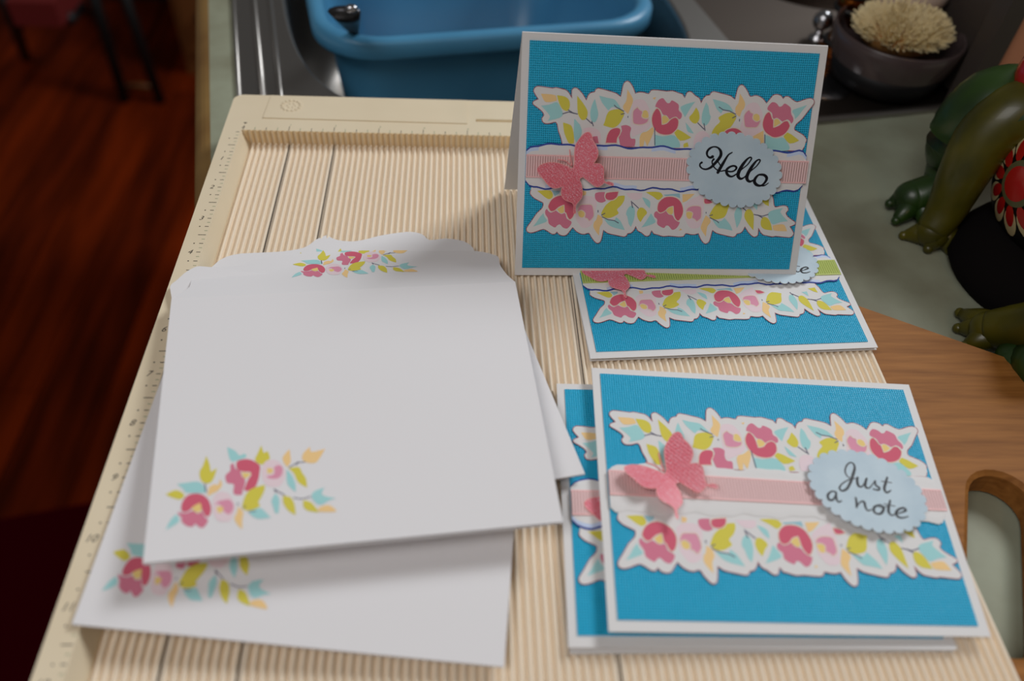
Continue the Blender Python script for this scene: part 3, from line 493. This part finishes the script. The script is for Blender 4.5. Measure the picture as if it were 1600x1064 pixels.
# ---------------------------------------------------------------- scoring board
XR, YA, HB = 12.47, .09, -.31; ZB = -.5; YE = -13.4
sb = thing('scoring_board', (6, -6, ZB), 'cream plastic scoring board with ridged bed and printed ruler edges', 'scoring board')
b = MB(); b.box((-.44, YE, ZB), (-.04, YA, 0)); V = [(-.04, YA, 0), (-.04, YE, 0), (.10, YE, HB - .01), (.10, YA, HB - .01), (-.04, YA, ZB), (-.04, YE, ZB), (.1, YE, ZB), (.1, YA, ZB)]
b.add(V, [(0, 1, 2, 3), (3, 2, 6, 7)]); b.build('left_rim', M_board, sb)
# top rim around a narrow slot, rounded corner
b = MB(); sx0, sx1, sy0, sy1 = 5.2, 8.2, .63, .74; Y1 = 1.53
co = [(-.44, YA)] + [(-.44 + .22 - .22 * math.cos(t), Y1 - .22 + .22 * math.sin(t)) for t in [math.pi / 2 * k / 6 for k in range(7)]] + [(sx0, Y1), (sx0, YA)]
FI = lambda u, v, w: (u, v, w)
sheet(b, co[::-1], FI, ZB, 0); b.box((sx0, YA, ZB), (sx1, sy0, 0)); b.box((sx0, sy1, ZB), (sx1, Y1, 0)); b.box((sx0, sy0, ZB), (sx1, sy1, -.09)); b.box((sx1, YA, ZB), (XR, Y1, 0)); b.build('top_rim', M_board, sb)
lid = MB(); sheet(lid, [(.36, .56), (5.0, .52), (5.0, 1.5), (.40, 1.5)], FI, 0, .022); ld = lid.build('tool_tray_lid', M_board, sb)
b = MB()
for k in range(14):
    t = 2 * math.pi * k / 14; b.ball((.93 + .21 * math.cos(t), 1.08 + .21 * math.sin(t), .024), (.045, .045, .022), 8, 6)
for k in range(6):
    t = 2 * math.pi * k / 6; b.ball((.93 + .09 * math.cos(t), 1.08 + .09 * math.sin(t), .022), (.03, .03, .018), 8, 6)
b.build('embossed_wreath', M_board, ld)
# ridged bed
prof = []; gm = []
for i in range(100):
    x0 = .125 * i
    if x0 > XR - .06: break
    for dx, dz in ((-.017, -.10), (.017, -.10), (.030, -.03), (.044, -.003), (.0625, .004), (.081, -.003), (.095, -.03)):
        prof.append((x0 + dx, HB + dz))
prof = [p for p in prof if .09 < p[0] < XR] + [(XR, HB - .01)]
b = MB(); n = len(prof)
V = [(x_, y_, z_) for y_ in (YA - .02, YE) for x_, z_ in prof]; F = []; FM = []
for i in range(n - 1):
    F.append((i, n + i, n + i + 1, i + 1)); c = (prof[i][0] + prof[i + 1][0]) / 2
    FM.append(1 if abs(c - round(c)) < .025 and round(c) in (1, 2, 7) else 0)
b.add(V, F, FM); b.box((.06, YE, ZB), (XR, YA, HB - .07))
b.add([(XR, YA, HB - .01), (XR, YE, HB - .01), (XR, YE, ZB), (XR, YA, ZB)], [(0, 3, 2, 1)[::-1]])
b.build('ridged_bed', [M_ridge, M_groove], sb)
# corrugated end wall
b = MB(); V = []; F = []; pw = []
for i in range(100):
    x0 = .125 * i
    if x0 > XR - .06: break
    for dx, dy in ((-.014, .06), (.014, .06), (.032, .005), (.0625, -.015), (.093, .005)): pw.append((x0 + dx, YA + dy - .03))
pw = [p for p in pw if p[0] > -.02]; n = len(pw)
V = [(x_, y_, z_) for z_ in (0, HB - .06) for x_, y_ in pw]; F = [(i, n + i, n + i + 1, i + 1)[::-1] for i in range(n - 1)]; b.add(V, F)
V = [(x_, y_, 0) for x_, y_ in pw] + [(x_, YA + .001, 0) for x_, y_ in pw]; b.add(V, [(i, i + 1, n + i + 1, n + i) for i in range(n - 1) if pw[i][1] < YA and pw[i + 1][1] < YA])
b.build('corrugated_wall', mat('cream_plastic_shaded', srgb(200, 176, 138, K), .5), sb)  # darker copy of the cream plastic, the wall's shade put into its colour
# ruler print
b = MB(); g = MB()
def strip(mb, x0, y0, x1, y1, z=.0015): mb.add([(x0, y0, z), (x1, y0, z), (x1, y1, z), (x0, y1, z)], [(0, 1, 2, 3)])
for q8 in range(0, 105):
    y_ = -q8 / 8
    if q8 % 2: strip(g, -.12, y_ - .006, -.06, y_ + .006); continue
    if q8 % 4 == 2: strip(b, -.14, y_ - .008, -.065, y_ + .008); bb = -.235; strip(b, bb - .013, y_ - .013, bb + .013, y_ + .013)
    elif q8 % 8 == 4: strip(b, -.215, y_ - .008, -.065, y_ + .008)
    else: strip(b, -.14, y_ - .008, -.065, y_ + .008)
for q8 in range(0, 99):
    x_ = q8 / 8
    if q8 % 2 == 0: strip(b if q8 % 4 == 0 else g, x_ - .006, YA + .01, x_ + .006, YA + (.17 if q8 % 8 == 0 else .11))
def digits(txt, x_, y_, size, mb, shear=.25):
    cu = bpy.data.curves.new('t', 'FONT'); cu.body = txt; cu.size = size; cu.align_x = 'CENTER'; cu.align_y = 'CENTER'; cu.shear = shear; cu.resolution_u = 3
    o = bpy.data.objects.new('t', cu); COL.objects.link(o); dg = bpy.context.evaluated_depsgraph_get(); me = bpy.data.meshes.new_from_object(o.evaluated_get(dg))
    mb.add([(x_ + v.co.x, y_ + v.co.y, .0015) for v in me.vertices], [tuple(p.vertices) for p in me.polygons])
    bpy.data.objects.remove(o); bpy.data.curves.remove(cu); bpy.data.meshes.remove(me)
for k in range(1, 14): digits(str(k), -.26 if k < 10 else -.29, -k, .17, b)
digits('0', -.02, YA + .09, .12, b)
b.add([(.0, .32, .0015), (.05, .38, .0015), (-.04, .38, .0015)], [(0, 1, 2)])
for k in range(1, 12): digits(str(k), k + .02, YA + .22, .09, g, 0)
b.build('ruler_marks', M_rprint, sb); g.build('eighth_marks', M_rgreen, sb)

# ---------------------------------------------------------------- envelopes
def spray_on(parent, F, ox, oy, ang, scale=1.0, name='printed_flowers'):
    b = MB(); c, s_ = math.cos(ang), math.sin(ang)
    T = lambda p: (ox + scale * (p[0] * c - p[1] * s_), oy + scale * (p[0] * s_ + p[1] * c))
    for i, (col, pts) in enumerate(SPRAY):
        pl = [T(p) for p in crom(pts, 3)]
        sheet(b, pl, F, None, .002 + i * .0001, PK.index(col))
    for t in SPRAY_TWIGS: ribbon_line(b, [T(p) + (.014 * scale,) for p in t], F, .0055, PK.index('twig'))
    return b.build(name, PM, parent)
def ribbon_line(mb, pts, F, w, mi):      # flat printed line of varying width
    n = len(pts); Lp = []; Rp = []
    for i in range(n):
        d = Vector(pts[min(i + 1, n - 1)][:2]) - Vector(pts[max(i - 1, 0)][:2]); d = d.normalized() if d.length else Vector((1, 0)); nn = Vector((-d.y, d.x)) * pts[i][2] / 2
        p = Vector(pts[i][:2]); Lp.append(p + nn); Rp.append(p - nn)
    V = [F(q.x, q.y, w) for q in Lp + Rp]; mb.add(V, [(n + i, n + i + 1, i + 1, i) for i in range(n - 1)], mi)
def envelope(name, label, q, flap, FP, spray, flapspray=None, thick=.05, lift=None, bow=None):
    tl, tr, br, bl = q; wd = (Vector(tr) - Vector(tl)).length * .5 + (Vector(br) - Vector(bl)).length * .5; ht = ((Vector(tl) - Vector(bl)).length + (Vector(tr) - Vector(br)).length) / 2
    F = frame(tl, tr, br, bl, wd, ht, bow); root = thing(name, tuple(Vector(((tl[0] + br[0]) / 2, (tl[1] + br[1]) / 2, min(p[2] for p in q) - thick))), label, 'envelope', 'white hand-made envelopes stacked on the scoring board')
    NX, NY = 26, 20
    def grid(off, mb, up):
        V = [F(wd * i / NX, ht * j / NY, off(i / NX, j / NY)) for j in range(NY + 1) for i in range(NX + 1)]
        fs = [(j * (NX + 1) + i, j * (NX + 1) + i + 1, (j + 1) * (NX + 1) + i + 1, (j + 1) * (NX + 1) + i) for j in range(NY) for i in range(NX)]
        mb.add(V, fs if up else [f[::-1] for f in fs], smooth=True)
    b = MB(); grid(lambda s, t: 0, b, True); grid(lambda s, t: -.012, b, False)
    n1 = (NX + 1) * (NY + 1)
    rim = [i for i in range(NX + 1)] + [j * (NX + 1) + NX for j in range(1, NY + 1)] + [NY * (NX + 1) + i for i in range(NX - 1, -1, -1)] + [j * (NX + 1) for j in range(NY - 1, 0, -1)]
    RV = [b.v[k] for k in rim] + [b.v[n1 + k] for k in rim]; nr = len(rim); b.add(RV, [(nr + k, nr + (k + 1) % nr, (k + 1) % nr, k) for k in range(nr)])
    b.build('front_panel', M_env, root)
    b = MB(); g_ = lambda s, t: -.02 - thick * (4 * s * (1 - s)) ** .35 * (.35 + .65 * min(1, 3 * t)) - (lift(s, t) if lift else 0)
    grid(g_, b, True); grid(lambda s, t: g_(s, t) - .012, b, False); b.build('back_panel', M_env, root)
    if flap:
        fb = MB(); sheet(fb, flap, FP, -.012, 0, 0); fp = fb.build('flap', M_env, root)
        if flapspray: spray_on(fp, FP, *flapspray)
    spray_on(root, F, *spray)
    return root, F, wd, ht
def hinge(c0, c1, slope):          # plane of a flap that droops away from its crease
    a = Vector(c0); t = (Vector(c1) - a).normalized(); s_ = Vector((-t.y, t.x, 0)).normalized(); s_.z = -slope; s_ = (s_ - t * s_.dot(t)).normalized(); n_ = t.cross(s_)
    def inv(u, v):                 # pixel -> coordinates in the plane
        d = Matrix(CAM_ROT) @ Vector(((u - 800) / CAM_F, -(v - 532) / CAM_F, -1)); C_ = Vector(CAM_POS); q = C_ + d * ((a - C_).dot(n_) / d.dot(n_)) - a
        return (q.dot(t), q.dot(s_))
    return inv, (lambda u, v, w: tuple(a + t * u + s_ * v + n_ * w))
def spray_fit(inv, A_, B_):
    a = Vector(inv(*A_)); d = Vector(inv(*B_)) - a; return (a.x, a.y, math.atan2(d.y, d.x), d.length / 2.331)
FLAP_A = [(269,467),(286,456),(296,448),(299,437),(304,427),(318,419),(334,417),(373,415),(395,406),(430,400),(470,396),(500,391),(540,391),(600,389),(650,391),(700,390),(743,392),(761,395),(778,400.7),(781,413),(792,429),(804.5,440)]
FLAP_B = [(300,440),(331,417),(344,406),(358.6,399.6),(378,396),(440,393),(471,388),(482.5,383),(493.7,374.4),(505,369.4),(511,366.9),(520,372.5),(533.7,376),(552,377),(571,374),(590,369),(608.7,365.6),(640,362),(659.7,366),(671,374.8),(696,372.5),(724.6,376.8),(738.7,386.6),(743,393),(761,396),(775,402),(778,414),(786,430)]
FLAP_C = [(270,475),(265.6,449),(268,444),(277,437),(288,427),(299,420),(309,416),(335,418),(380,425),(460,428),(600,430),(700,440),(760,455)]
def flap_outline(inv, pts, wd): return [(wd - .03, .0), (.03, .0)] + [(p[0], p[1]) for p in crom([inv(*p) for p in pts], 3, closed=False, sharp=.2)]
ENV_A = [at(268, 466, .30), at(805, 440, .30), at(880, 815, .36), at(223, 880, .55)]
ENV_B = [(.33, -5.85, .17), (5.66, -4.72, .09), at(914, 740, .0), (1.36, -10.15, .19)]
ENV_C = [(.03, -6.60, .09), (5.92, -7.35, -.12), at(788, 1042, -.13), at(112, 975, .08)]
def env(label, Q, slope, pts, spray, fspray, **kw):
    inv, FP = hinge(Q[0], Q[1], slope); wd = (Vector(Q[1]) - Vector(Q[0])).length
    return envelope('envelope', label, Q, flap_outline(inv, pts, wd), FP, spray, spray_fit(inv, *fspray) if fspray else None, **kw)
def flat_inv(Q):
    tl, tr, br, bl = map(Vector, Q); wd = ((tr - tl).length + (br - bl).length) / 2; ht = ((tl - bl).length + (tr - br).length) / 2; F = frame(tl, tr, br, bl, wd, ht)
    def inv(u, v):                 # pixel -> envelope coordinates by a few Newton steps
        x = Vector((wd / 2, ht / 2))
        def pr(q): c = Matrix(CAM_ROT).transposed() @ (Vector(F(q.x, q.y, 0)) - Vector(CAM_POS)); return Vector((800 + CAM_F * c.x / -c.z, 532 - CAM_F * c.y / -c.z))
        for _ in range(12):
            r = pr(x) - Vector((u, v)); e = 1e-3; jx = (pr(x + Vector((e, 0))) - pr(x)) / e; jy = (pr(x + Vector((0, e))) - pr(x)) / e; dt = jx.x * jy.y - jy.x * jx.y
            x = x - Vector(((r.x * jy.y - jy.x * r.y) / dt, (jx.x * r.y - r.x * jx.y) / dt))
        return (x.x, x.y)
    return inv
env('bottom envelope of the pile, reaching lowest and furthest left', ENV_C, .0, FLAP_C, spray_fit(flat_inv(ENV_C), (158.7, 923.7), (423.7, 928.7)), None, thick=.025)
env('middle envelope of the pile, its corner poking out to the right over a blue card', ENV_B, .20, FLAP_B, (.55, .5, 0, 1.0), ((418, 445), (612, 428)), thick=.03)
env('topmost envelope of the pile, flower spray printed on its front and open flap', ENV_A, .31, FLAP_A, spray_fit(flat_inv(ENV_A), (259, 828), (525, 779)), ((455.6, 433.7), (652.5, 417)), thick=.06,
    lift=lambda s, t: .02 + .05 * max(0, 1 - 3 * t) * s * (1 - s) * 2)

# ---------------------------------------------------------------- greeting cards
WD, HT = 5.5, 4.25
def smooth_strokes(mb, strokes, F, w, mi=0):
    for st in strokes:
        pts = [(p[0], p[1], p[2] * 1.3) for p in crom(st, 6, closed=False, sharp=-.6)]; ribbon_line(mb, pts, F, w, mi)
        for p in pts[::2]:
            r = p[2] / 2; k = 8; mb.add([F(p[0] + r * math.cos(2 * math.pi * i / k), p[1] + r * math.sin(2 * math.pi * i / k), w) for i in range(k)], [tuple(range(k))], mi)
def card(corners, label, back, tag_text, ribbon='pink', ink=True, bshift=(0, 0), seed=1, tagc=(4.05, 2.06), tagang=165, ribshift=(0, 0, 0, 0), tagraise=.1, wing=(.075, .30)):
    tl, tr, br, bl = corners; n_ = (Vector(tl) - Vector(bl)).cross(Vector(br) - Vector(bl)); cp_ = Vector(CAM_POS); dd = Vector(tr) - cp_; tr = tuple(cp_ + dd * ((Vector(bl) - cp_).dot(n_) / dd.dot(n_)))   # flat card
    F = frame(tl, tr, br, bl, WD, HT); rnd = random.Random(seed)
    c = Vector(F(WD / 2, HT / 2, -.1)); root = thing('greeting_card', (c.x, c.y, min(p[2] for p in corners) - .1), label, 'card', 'blue greeting cards with floral borders')
    b = MB(); sheet(b, [(0, 0), (WD, 0), (WD, HT), (0, HT)], F, -.014, 0); fb = b.build('card_front', M_white, root)
    G = frame(F(0, HT, -.014), F(WD, HT, -.014), back[0], back[1], WD, HT); b = MB(); sheet(b, [(0, 0), (WD, 0), (WD, HT), (0, HT)], G, -.014, 0); b.build('card_back', M_white, root)
    b = MB(); sheet(b, [(.135, .15), (5.35, .14), (5.36, 4.12), (.135, 4.13)], F, 0, .016); b.build('blue_panel', M_blue, root)
    for flip in (False, True):
        T = lambda p: (p[0], p[1])
        FF = (lambda u, v, w: F(5.566 - u, 4.187 - v, w)) if flip else F
        b = MB(); sheet(b, [(p[0], p[1]) for p in crom(OUTLINE, 2, sharp=.3)], FF, .017, .031, 0, 1); OL = crom(OUTLINE, 2, sharp=.3); ribbon_line(b, [(p[0], p[1], .013) for p in OL], FF, .0313, 1); fs = b.build('floral_border', [M_white, M_pinkedge], root)
        b = MB(); rc = crom
        for i, (col, pts) in enumerate([q for q in FLORAL if not flip or sum(p_[1] for p_ in q[1]) / len(q[1]) < 1.40] + (FLORAL_IN if flip else [])):
            sheet(b, [T(p) for p in crom(pts, 3, sharp=.1)], FF, None, .0318 + i * .00006, PK.index(col))
            if col in ('dark', 'pink'): pl = [T(p) for p in crom(pts, 3, sharp=.1)]; ribbon_line(b, [(p[0], p[1], .016) for p in pl + pl[:1]], FF, .0350, PK.index('line'))
        for t in TWIGS + (TWIG_IN if flip else ()): ribbon_line(b, [T(p) + (.016,) for p in t], FF, .0352, PK.index('twig'))
        b.build('printed_flowers', PM, fs)
    # torn white band with inked edges
    b = MB(); n = 70; rows = []
    lo = [1.655 + .022 * math.sin(i * .55 + seed) + .014 * math.sin(i * 1.3 + 2 * seed) for i in range(n + 1)]; hi = [2.435 + .022 * math.sin(i * .5 + 2 * seed) + .012 * math.sin(i * 1.1 + seed) for i in range(n + 1)]
    x0, x1 = .14, 5.37; xs = [x0 + (x1 - x0) * i / n for i in range(n + 1)]
    for i in range(n + 1):
        e = min(i, n - i); rnd_ = .10 * max(0, 1 - e / 2.0) ** 2; lo[i] += rnd_; hi[i] -= rnd_
    d_ = .030
    rows = [[(xs[i], lo[i], .036) for i in range(n + 1)], [(xs[i], lo[i] + d_, .042) for i in range(n + 1)], [(xs[i], lo[i] + .09, .046) for i in range(n + 1)], [(xs[i], (lo[i] + hi[i]) / 2, .047) for i in range(n + 1)], [(xs[i], hi[i] - .09, .046) for i in range(n + 1)], [(xs[i], hi[i] - d_, .042) for i in range(n + 1)], [(xs[i], hi[i], .036) for i in range(n + 1)]]
    V = [F(*p) for r in rows for p in r]; m1 = n + 1; fs = []; fm = []
    for j in range(6):
        for i in range(n): fs.append((j * m1 + i, j * m1 + i + 1, (j + 1) * m1 + i + 1, (j + 1) * m1 + i)); fm.append(1 if ink and j in (0, 5) else (2 if ink and j in (1, 4) and (math.sin(i * .37 + seed * 2 + j) > .35) else 0))
    b.add(V, fs, fm, smooth=False)
    for r_, fl_ in ((rows[0], 1), (rows[6], 0)):
        V = [F(p[0], p[1], .030) for p in r_] + [F(*p) for p in r_]; fs = [(i, i + 1, m1 + i + 1, m1 + i)[::(1 if fl_ else -1)] for i in range(n)]; b.add(V, fs, 1 if ink else 0)
    b.build('torn_paper_band', [M_white, mat('blue_edge_ink', srgb(40, 62, 150, 1.1), .7), mat('pale_blue_ink_wash', srgb(176, 190, 218, K), .75)], root)
    # ribbon
    rl0, rl1, rr0, rr1 = 1.845 + ribshift[0], 2.25 + ribshift[1], 1.835 + ribshift[2], 2.25 + ribshift[3]; b = MB(); n = 40
    for j0, j1, mi in ((0, .06, 1), (.06, .94, 0), (.94, 1, 1)):
        pl = [(x0 - .0 + (5.42 - x0) * s_, (rl0 + (rl1 - rl0) * j0) * (1 - s_) + (rr0 + (rr1 - rr0) * j0) * s_) for s_ in (0, 1)] + [(x0 + (5.42 - x0) * s_, (rl0 + (rl1 - rl0) * j1) * (1 - s_) + (rr0 + (rr1 - rr0) * j1) * s_) for s_ in (1, 0)]
        sheet(b, pl, F, .0475, .060 if mi == 0 else .063, mi)
    if ribbon == 'pink': b.build('ribbon', [M_ribbon, M_selv], root)
    else: b.build('ribbon', [M_ribgreen, M_selvg], root, label='green grosgrain ribbon')
    # butterfly: wings folded up about the body
    a0 = Vector((.98 + bshift[0], 2.10 + bshift[1])); a1 = Vector((1.19 + bshift[0], 1.84 + bshift[1])); ad = (a1 - a0).normalized(); an = Vector((-ad.y, ad.x))
    def FW(u, v, w):
        d = abs((Vector((u, v)) - a0).dot(an)); al = (Vector((u, v)) - a0).dot(ad); return F(u, v, w + wing[0] + max(0, d - .03) * wing[1] + .4 * wing[0] * math.sin(al * 4))
    P = [(p[0] + bshift[0], p[1] + bshift[1]) for p in crom(BUTTERFLY, 3)]
    bm_ = bmesh.new(); vs = [bm_.verts.new((p[0], p[1], 0)) for p in P]; f_ = bm_.faces.new(vs); f_.normal_update()
    bmesh.ops.triangulate(bm_, faces=bm_.faces)
    for _ in range(3):
        bmesh.ops.subdivide_edges(bm_, edges=[e for e in bm_.edges if e.calc_length() > .10], cuts=1); bmesh.ops.triangulate(bm_, faces=bm_.faces)
    bm_.verts.index_update(); PV = [tuple(v.co) for v in bm_.verts]; T = [tuple(v.index for v in f.verts) for f in bm_.faces]; T = orient(PV, T, True); be = [(e.verts[0].index, e.verts[1].index) for e in bm_.edges if e.is_boundary]; bm_.free()
    b = MB(); b.add([FW(p[0], p[1], .012) for p in PV], T, 0, [(p[0], p[1]) for p in PV], smooth=True); b.add([FW(p[0], p[1], 0) for p in PV], [t[::-1] for t in T], 0, [(p[0], p[1]) for p in PV])
    npv = len(PV); V = [FW(p[0], p[1], 0) for p in PV] + [FW(p[0], p[1], .013) for p in PV]; b.add(V, [(i, j, npv + j, npv + i) for i, j in be], 1)
    ribbon_line(b, [(p[0], p[1], .012) for p in P + P[:1]], FW, .0135, 1)
    bt_ = b.build('butterfly', [M_bfly, M_bedge], root)
    b = MB()
    for t in ANTENNAE:
        q = crom([(p[0] + bshift[0], p[1] + bshift[1]) for p in t], 4, closed=False); b.tube([FW(p[0], p[1], .01 + .04 * i / len(q)) for i, p in enumerate(q)], .011, 6)
    b.build('antennae', M_bedge, bt_)
    # scalloped tag on a foam dot
    A_, B_ = .90, .645; th = math.radians(tagang); N = 29; ring = []
    for k in range(2400):      # arc length spacing
        pass
    tt = [0.0]; S_ = []
    M_ = 720; L_ = [0]
    for k in range(M_):
        t0, t1 = 2 * math.pi * k / M_, 2 * math.pi * (k + 1) / M_; L_.append(L_[-1] + math.hypot(A_ * (math.cos(t1) - math.cos(t0)), B_ * (math.sin(t1) - math.sin(t0))))
    pts = []
    for k in range(M_):
        t = 2 * math.pi * k / M_; ph = (L_[k] / L_[-1] * N) % 1; bumpv = math.sqrt(max(0, 1 - (2 * ph - 1) ** 2)) * .075 - .048
        nx, ny = B_ * math.cos(t), A_ * math.sin(t); nl = math.hypot(nx, ny); ex = A_ * math.cos(t) + nx / nl * bumpv; ey = B_ * math.sin(t) + ny / nl * bumpv
        pts.append((tagc[0] + ex * math.cos(th) - ey * math.sin(th), tagc[1] + ex * math.sin(th) + ey * math.cos(th)))
    pts = pts[::2]
    TR = tagraise
    def FT(u, v, w): return F(u, v, w + TR + .012 * (u - tagc[0]))
    b = MB(); sheet(b, pts, FT, 0, .015, 0, 1); tg = b.build('scalloped_tag', [M_tag, M_white], root)
    b = MB(); b.add([], []); k = 20; sheet(b, [(tagc[0] + .25 * math.cos(2 * math.pi * i / k), tagc[1] + .2 * math.sin(2 * math.pi * i / k)) for i in range(k)], F, .061, TR); b.build('foam_dot', M_white, tg)
    b = MB(); smooth_strokes(b, tag_text, FT, .0158); b.build('lettering', M_ink, tg)
    return root, F
shift = lambda T, dx, dy: [[(p[0] + dx, p[1] + dy, p[2]) for p in st] for st in T]
CC = [(7.117, -6.83, 0.0), (12.707, -7.105, -.10), (12.202, -11.571, -.12), (6.855, -11.454, 0.0)]
CD = [(6.514, -7.021, -.2), (11.9, -7.15, -.21), (11.707, -11.70, -.22), (6.322, -11.577, -.2)]
CBq = [(6.94, -2.14, -.22), (12.47, -1.72, -.22), (12.542, -6.126, -.22), (7.166, -6.435, -.22)]
HTL, HTR = at(816.2, 50, 3.76), at(1294.2, 72, 3.72)
CH = [HTL, HTR, at(1243, 431, -.13), at(804.4, 429.8, -.285)]
lo = lambda p, dz, dx=0, dy=0: (p[0] + dx, p[1] + dy, p[2] + dz)
card(CD, 'blue card at the bottom of the lower pair, mostly covered, only its left edge showing', (lo(CD[2], -.07, -.02, .0), lo(CD[3], -.07, .02, -.06)), shift(JUST, -.1, 0), seed=3, tagraise=.075, wing=(.07, .02))
card(CC, 'blue card reading Just a note, lying on top of another blue card', (lo(CC[2], -.05, -.04, .10), lo(CC[3], -.05, .03, .14)), JUST, ink=False, bshift=(.02, .235), seed=5, tagc=(4.167, 2.089), tagang=161.3, ribshift=(.07, .07, .0, -.06), tagraise=.13)
card(CBq, 'blue card with a green ribbon lying partly under the standing card', (lo(CBq[2], -.06), lo(CBq[3], -.06)), shift(JUST, .05, .20), ribbon='green', seed=8, bshift=(-.17, .14), tagc=(4.10, 2.27), wing=(.06, .03))
card(CH, 'blue card reading Hello, standing upright like a tent', ((11.45, -1.45, -.2), (5.8, -1.53, -.285)), HELLO, seed=2, tagc=(4.02, 2.06), tagang=165)

# ---------------------------------------------------------------- painted frog figurine
fr = thing('frog_figurine', (17.6, -2.8, ZC), 'glazed green frog figurine with a black belly painted with red flowers', 'figurine')
FCn = Vector((18.3, -2.75, .95)); FR = Vector((2.2, 2.3, 2.1))
b = MB(); b.ball(tuple(FCn), tuple(FR), 48, 30); b.build('belly', M_fblack, fr); b = MB(); b.lathe((17.75, -3.3, ZC), [(.1, 0), (2.1, 0), (2.22, .18), (2.18, .4), (2.0, .72), (1.6, 1.0)], 48); b.build('base', mat('shadow_black', (.005, .004, .004, 1), .9, spec=.08), fr)  # added base: its black paints the belly's underside and the shadow beneath
b = MB(); b.ball((18.9, -2.9, 2.6), (1.9, 2.0, 1.4), 36, 20); b.build('head', M_fgreen, fr)
b = MB(); b.ball(at(1650, 120, 2.5), (.75, .75, .75), 24, 16); b.build('mouth', M_fred, fr, label='glossy red painted mouth')
for nm, pts, rd, mt in (
    ('hind_leg', [(1640, 220, 1.6), (1600, 176, 1.5), (1550, 176, 1.35), (1508, 215, .7), (1490, 265, -.1), (1468, 298, -.5), (1425, 310, -.72)], [.9, .95, .95, .8, .6, .5, .42], M_fgreen),
    ('arm', [(1650, 160, 1.9), (1592, 176, 1.8), (1540, 215, 1.25), (1506, 272, .5), (1478, 328, -.3), (1455, 362, -.75)], [.6, .66, .62, .52, .42, .34], M_folive),
    ('arm', [(1680, 500, .6), (1630, 508, .1), (1585, 512, -.35), (1545, 514, -.65)], [.55, .5, .45, .36], M_folive)):
    P = [at(*p) for p in pts]; Q = []
    for i in range(len(P) - 1):
        for k in range(5):
            t = k / 5; p0 = Vector(P[max(i - 1, 0)]); p1 = Vector(P[i]); p2 = Vector(P[i + 1]); p3 = Vector(P[min(i + 2, len(P) - 1)])
            v = .5 * ((2 * p1) + (-p0 + p2) * t + (2 * p0 - 5 * p1 + 4 * p2 - p3) * t * t + (-p0 + 3 * p1 - 3 * p2 + p3) * t ** 3); Q.append((v, rd[i] * (1 - t) + rd[i + 1] * t))
    Q.append((Vector(P[-1]), rd[-1])); b = MB(); b.tube([tuple(q[0]) for q in Q], [q[1] for q in Q], 24)
    b.ball(P[-1], rd[-1], 20, 12)
    toes = {'hind_leg': [((1425, 305, -.75), (1390, 318, -.9)), ((1430, 315, -.78), (1400, 345, -.95)), ((1445, 318, -.75), (1440, 345, -.9))],
            'arm': [((1455, 362, -.8), (1412, 368, -1.0)), ((1462, 368, -.8), (1450, 389, -1.0)), ((1475, 362, -.8), (1484, 392, -1.0))] if pts[0][0] == 1650 else [((1550, 508, -.7), (1500, 489, -.95)), ((1545, 512, -.75), (1497, 513, -.98)), ((1550, 522, -.7), (1508, 541, -.9))]}[nm]
    for A0_, B0_ in toes: A1_ = Vector(at(*A0_)); B1_ = Vector(at(*B0_)); b.tube([tuple(A1_), tuple((A1_ + B1_) / 2), tuple(B1_)], [.3, .24, .1], 12); b.ball(tuple(B1_), .11, 12, 8)
    b.build(nm, mt, fr)
b = MB(); b.ball(at(1598, 565, -.65), (.5, .5, .42), 24, 14); b.tube([at(1598, 565, -.65), at(1650, 575, -.2)], [.42, .6], 16); b.build('hind_foot', M_fgreen, fr)
# flowers painted on the belly
def onb(yaw, el, off=.01):
    d = Vector((-math.cos(el) * math.cos(yaw), math.cos(el) * math.sin(yaw), math.sin(el))); return FCn + Vector((d.x * (FR.x + off), d.y * (FR.y + off), d.z * (FR.z + off)))
FY, FE = -.03, .06
def bpatch(mb, poly, off, mi=0):
    c = (sum(p[0] for p in poly) / len(poly), sum(p[1] for p in poly) / len(poly)); n = len(poly); rings = 3; V = [tuple(onb(FY + c[0], FE + c[1], off))]
    for r_ in range(1, rings + 1):
        for p in poly: V.append(tuple(onb(FY + c[0] + (p[0] - c[0]) * r_ / rings, FE + c[1] + (p[1] - c[1]) * r_ / rings, off)))
    F = [(0, 1 + i, 1 + (i + 1) % n) for i in range(n)] + [(1 + (r_ - 1) * n + i, 1 + r_ * n + i, 1 + r_ * n + (i + 1) % n, 1 + (r_ - 1) * n + (i + 1) % n) for r_ in range(1, rings) for i in range(n)]
    mb.add(V, F, mi, smooth=True)
ell = lambda cx, cy, ra, rb, an_, n=14: [(cx + ra * math.cos(t) * math.cos(an_) - rb * math.sin(t) * math.sin(an_), cy + ra * math.cos(t) * math.sin(an_) + rb * math.sin(t) * math.cos(an_)) for t in [2 * math.pi * k / n for k in range(n)]]
fp = None
for k in range(12):
    an_ = 2 * math.pi * k / 12 + .2; b = MB(); bpatch(b, ell(.40 * math.cos(an_), .40 * math.sin(an_), .15, .092, an_), .010 + .001 * (k % 2)); fp = b.build('flower_petal', M_fcream, fr)
    b = MB(); bpatch(b, ell(.325 * math.cos(an_), .325 * math.sin(an_), .115, .06, an_), .016); b.build('petal_tint', M_fred, fp)
b = MB(); bpatch(b, ell(0, 0, .22, .22, 0, 20), .020); b.build('flower_ring', M_fgrey, fr)
b = MB(); bpatch(b, ell(0, 0, .165, .165, 0, 20), .026); b.build('flower_centre', M_fred, fr)
for k, (cx, cy, an_) in enumerate(((.18, .62, 1.9), (.05, .66, 1.6), (-.1, .64, 1.3))):
    b = MB(); bpatch(b, ell(cx, cy, .17, .06, an_), .010 + .002 * k); b.build('leaf_stroke', M_forange, fr)
